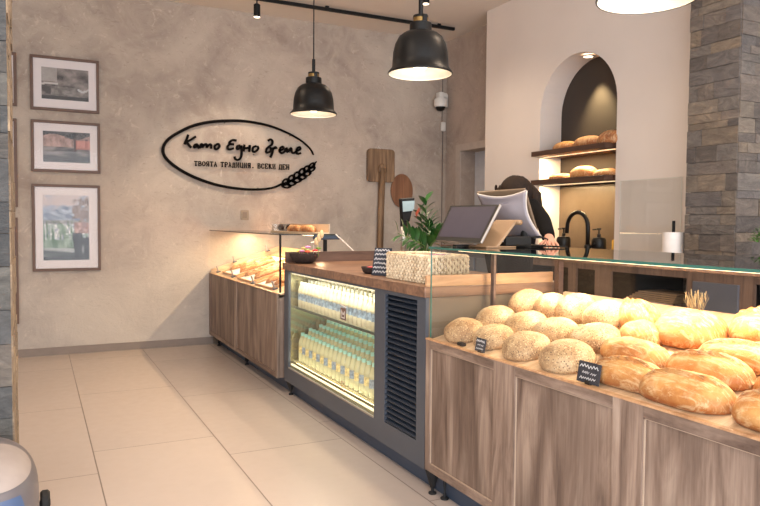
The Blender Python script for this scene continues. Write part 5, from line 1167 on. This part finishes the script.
# ------------------------------------------------------------------ pendants, spots, track
M_shade = plain('black_enamel', rgb(11, 10, 10), .42, Specular_IOR_Level=.3); M_inner = plain('white_enamel', rgb(244, 236, 220), .4); M_bulb = emis('bulb_glow', (1, .82, .60, 1), 6)
def pendant(x, y, lb):
    z = 2.347; p = empty('pendant_lamp', (x, y, z), lb, 'pendant lamp', 'black pendant lamps over the counter')
    r = .195
    pr_ = [(r, 0), (r * 1.015, .007), (r * .985, .017), (r * .885, .04), (r * .87, .08), (r * .85, .13), (r * .79, .18), (r * .68, .222), (r * .52, .246), (r * .35, .256)]
    m = MB(); m.lathe(pr_, (x, y, z), 48); m.build('shade', M_shade, p, smooth=True)
    m = MB(); m.lathe([(a - .004, b + .0015 if b < .01 else b - .003) for a, b in pr_] + [(0, .25)], (x, y, z), 48); m.build('shade_lining', M_inner, p, smooth=True)
    m = MB(); m.lathe([(.068, .24), (.066, .306), (.05, .312), (0, .312)], (x, y, z), 28); m.build('collar', M_shade, p, smooth=True, auto=35)
    m = MB(); m.lathe([(.046, .312), (.046, .338), (0, .34)], (x, y, z), 20); m.build('brass_ring', M_brass, p, smooth=True, auto=35)
    m = MB(); m.lathe([(.048, .337), (.046, .352), (.014, .358), (.014, .46), (.005, .464)], (x, y, z), 16); m.box(x - .014, x + .014, y - .055, y - .045, z + .306, z + .35); m.build('cap', M_shade, p, smooth=True, auto=35)
    m = MB(); m.tube([(x, y, z + .46), (x, y, CZ)], .005, 8); m.build('cord', M_black, p, smooth=True)
    m = MB(); m.lathe([(0, -.02), (.055, -.02), (.055, 0), (0, 0)], (x, y, CZ), 20); m.build('ceiling_rose', M_black, p, smooth=True, auto=35)
    m = MB(); m.ellip((x, y, z + .085), .055, .055, .065, 18, 14); m.build('bulb', M_bulb, p, smooth=True)
    l = bpy.data.lights.new('pendant_light', 'SPOT'); l.energy = 50; l.color = (1, .76, .52); l.spot_size = R(150); l.spot_blend = .6; l.shadow_soft_size = .05
    o = bpy.data.objects.new('pendant_light', l); COL.objects.link(o); o.location = (x, y, z + .012)
pendant(2.10, 5.47, 'black dome pendant lamp hanging farthest back, beside the wall sign'); pendant(2.10, 3.675, 'black dome pendant lamp hanging over the middle of the counter'); pendant(2.20, 2.03, 'black pendant lamp cut by the top edge of the picture, nearest one')
tr = empty('ceiling_track', (3.5, 7.45, 3.86), 'long thin black lighting track on the ceiling near the back wall', 'lighting track')
m = MB(); m.box(1.2, 4.74, 7.43, 7.465, 3.865, 3.9); m.build('rail', M_black, tr); m = MB()
for x in (1.5, 3.0, 4.5): m.box(x, x + .04, 7.435, 7.46, 3.9, CZ)
m.build('bracket', M_black, tr)
def spot(x, y, z, lb, r=.032, L=.12):
    p = empty('spotlight', (x, y, z), lb, 'spotlight', 'small cylinder spotlights')
    m = MB(); m.lathe([(r, 0), (r, L), (r * .5, L + .01), (0, L + .01)], (x, y, z), 20); m.build('cylinder', M_black, p, smooth=True, auto=35)
    m = MB(); m.lathe([(0, .0), (r * .92, .0), (r * .92, .012)], (x, y, z + .001), 20); m.build('lens', M_bulb, p)
    m = MB(); m.tube([(x, y, z + L), (x, y, CZ)], .007, 8); m.build('stem', M_black, p)
    l = bpy.data.lights.new('spot_light', 'SPOT'); l.energy = 120; l.color = (1, .80, .60); l.spot_size = R(95); l.spot_blend = .8; l.shadow_soft_size = .03
    o = bpy.data.objects.new('spot_light', l); COL.objects.link(o); o.location = (x, y, z - .012); return o
o = spot(1.955, 6.63, 3.435, 'small black cylinder spotlight hanging between the wall sign and the far pendant'); o.rotation_euler = (R(42), 0, 0); o.data.energy = 110; o.data.spot_size = R(58); o.data.spot_blend = .7
spot(2.82, 4.86, 3.20, 'small cylinder spotlight peeking above the middle pendant lamp', .03)
n_l = empty('recessed_downlight', (4.9, 5.22, 3.04), 'round recessed downlight glowing at the top of the arched niche', 'downlight')
zt = spring + math.sqrt(max(0, nr * nr - (5.22 - nc) ** 2))
m = MB(); m.lathe([(0, 0), (.045, 0), (.045, .01)], (4.88, 5.22, zt - .022), 20); m.build('lens', M_bulb, n_l)
m = MB(); m.lathe([(.046, -.004), (.058, -.004), (.058, .012), (.046, .012)], (4.88, 5.22, zt - .022), 20); m.build('trim_ring', M_white, n_l)

# ------------------------------------------------------------------ grey wheeled appliance, bottom left
ap = empty('floor_appliance', (-.16, 3.1, 0), 'rounded grey plastic appliance with pale inset panel on black wheels beside the left stone pillar', 'floor appliance')
def sq(v, p): return math.copysign(abs(v) ** p, v)
ac = Vector((-.275, 3.26, .262)); AR = (.275, .38, .255)
def apt(a, p, k=1.0):
    a, p = R(a), R(p); x, y, z = math.cos(p) * math.cos(a), math.cos(p) * math.sin(a), math.sin(p)
    return ac + Vector((AR[0] * sq(x, .8), AR[1] * sq(y, .8), AR[2] * (sq(z, .72) if z > 0 else max(-.8, sq(z, .6))))) * k
def patch(a0, a1, p0, p1, k, na=24, np_=16, rnd_=.0):
    mb = MB(); vs = []
    for j in range(np_ + 1):
        for i in range(na + 1):
            u, v = i / na * 2 - 1, j / np_ * 2 - 1
            u2_, v2_ = u * math.sqrt(1 - rnd_ * v * v / 2), v * math.sqrt(1 - rnd_ * u * u / 2)
            vs.append(apt(a0 + (a1 - a0) * (u2_ + 1) / 2, p0 + (p1 - p0) * (v2_ + 1) / 2, k))
    mb.add(vs, [(j * (na + 1) + i, j * (na + 1) + i + 1, (j + 1) * (na + 1) + i + 1, (j + 1) * (na + 1) + i) for j in range(np_) for i in range(na)]); return mb
patch(-180, 180, -90, 90, 1.0, 48, 40).build('shell', plain('grey_plastic_shell', rgb(98, 93, 97), .4), ap, smooth=True)
patch(-100, 5, 27, 84, 1.012, rnd_=.5).build('inset_panel', plain('pale_grey_panel', rgb(150, 139, 134), .5), ap, smooth=True)
patch(-150, -38, -40, 21, 1.012, rnd_=.3).build('lower_skirt', plain('blue_grey_skirt', rgb(74, 92, 124), .35), ap, smooth=True)
for (x, y) in ((.025, 3.70), (-.55, 3.60), (-.03, 3.02), (-.5, 3.02)):
    m = MB(); m.lathe([(.015, -.022), (.052, -.022), (.062, -.012), (.062, .012), (.052, .022), (.015, .022)], (x, y, .0635), 24, M=Matrix.Rotation(R(90), 3, 'Y')); w_ = m.build('wheel', M_rubber, ap, smooth=True, auto=40)
    m = MB(); m.tube([(x - .024, y, .0635), (x + .024, y, .0635)], .016, 12); m.build('hub', M_louv, w_, smooth=True)
m = MB(); m.tube([(-.55, 3.60, .0635), (.025, 3.70, .0635)], .012, 8); m.tube([(-.5, 3.02, .0635), (-.03, 3.02, .0635)], .012, 8); m.tube([(-.27, 3.6, .0635), (-.27, 3.5, .15)], .02, 8); m.tube([(-.27, 3.02, .0635), (-.27, 3.1, .12)], .02, 8); m.build('axle', M_louv, ap)

# ------------------------------------------------------------------ lamps and daylight
def area(name, loc, sx, sy, e, c, rot=(0, 0, 0), spread=180):
    l = bpy.data.lights.new(name, 'AREA'); l.shape = 'RECTANGLE'; l.size = sx; l.size_y = sy; l.energy = e; l.color = c; l.spread = R(spread)
    o = bpy.data.objects.new(name, l); COL.objects.link(o); o.location = loc; o.rotation_euler = rot; return o
WARM = (1, .72, .42)
area('case_led', (2.38, 1.85, 1.300), .02, 2.3, 36, (1, .80, .56))
area('pastry_led', (2.255, 6.85, 1.318), .02, 2.35, 46, WARM)
area('fridge_led_top', (1.905, (gY0 + gY1) / 2, 1.012), .03, 1.5, 6, (1, .95, .76))
area('fridge_led_back', (2.405, (gY0 + gY1) / 2, .66), 1.5, .6, 10, (1, .95, .74), (R(90), 0, R(90)))
area('fridge_led_low', (1.905, (gY0 + gY1) / 2, .285), .03, 1.5, 1.6, (1, .92, .66), (0, R(180), 0))
for zt in (2.195, 1.90): area('niche_led', (KX + .04, nc + .1, zt - .058), .012, .8, 16.0, (1, .74, .40))
l = bpy.data.lights.new('niche_spot', 'SPOT'); l.energy = 90; l.color = (1, .78, .42); l.spot_size = R(70); l.spot_blend = .9; l.shadow_soft_size = .02
o = bpy.data.objects.new('niche_spot', l); COL.objects.link(o); o.location = (4.86, 5.20, 2.99); o.rotation_euler = (0, R(-14), 0)
# added warm fill lamps below the ceiling, with no fittings of their own
for (x, y, e) in ((.3, 5.6, 160), (.2, 3.0, 130), (3.3, 3.2, 110), (3.6, 6.2, 90), (3.3, 1.0, 110)):
    l = bpy.data.lights.new('ceiling_fill', 'SPOT'); l.energy = e; l.color = (1, .78, .58); l.spot_size = R(140); l.spot_blend = 1; l.shadow_soft_size = .15
    o = bpy.data.objects.new('ceiling_fill', l); COL.objects.link(o); o.location = (x, y, 3.7)
area('shopfront_daylight', (.8, -1.05, 1.6), 7.6, 2.8, 400, (.88, .93, 1.0), (R(90), 0, 0))
wd = bpy.data.worlds.new('world'); bpy.context.scene.world = wd; wd.use_nodes = True
bg = wd.node_tree.nodes['Background']; bg.inputs[0].default_value = (.92, .95, 1, 1); bg.inputs[1].default_value = 2.0

# ------------------------------------------------------------------ camera
F_, YAW, PIT, ROL = 689.34, R(26.5576), R(2.5474), R(.44675)
fw = Vector((math.sin(YAW) * math.cos(PIT), math.cos(YAW) * math.cos(PIT), -math.sin(PIT))); r_ = Vector((math.cos(YAW), -math.sin(YAW), 0)); u_ = r_.cross(fw)
r2 = r_ * math.cos(ROL) + u_ * math.sin(ROL); u2 = -r_ * math.sin(ROL) + u_ * math.cos(ROL)
cam = bpy.data.cameras.new('camera'); co = bpy.data.objects.new('camera', cam); COL.objects.link(co)
co.matrix_world = Matrix(((r2.x, u2.x, -fw.x, 0), (r2.y, u2.y, -fw.y, 0), (r2.z, u2.z, -fw.z, 1.45), (0, 0, 0, 1)))
cam.sensor_fit = 'HORIZONTAL'; cam.sensor_width = 36; cam.lens = F_ * 36 / 760; cam.clip_start = .05
sc = bpy.context.scene; sc.camera = co
sc.view_settings.view_transform = 'Standard'; sc.view_settings.look = 'None'; sc.view_settings.exposure = 0; sc.view_settings.gamma = 1
cy_ = sc.cycles; cy_.max_bounces = 8; cy_.diffuse_bounces = 4; cy_.glossy_bounces = 3; cy_.transparent_max_bounces = 24; cy_.sample_clamp_indirect = 6; cy_.use_denoising = True; cy_.caustics_reflective = False; cy_.caustics_refractive = False
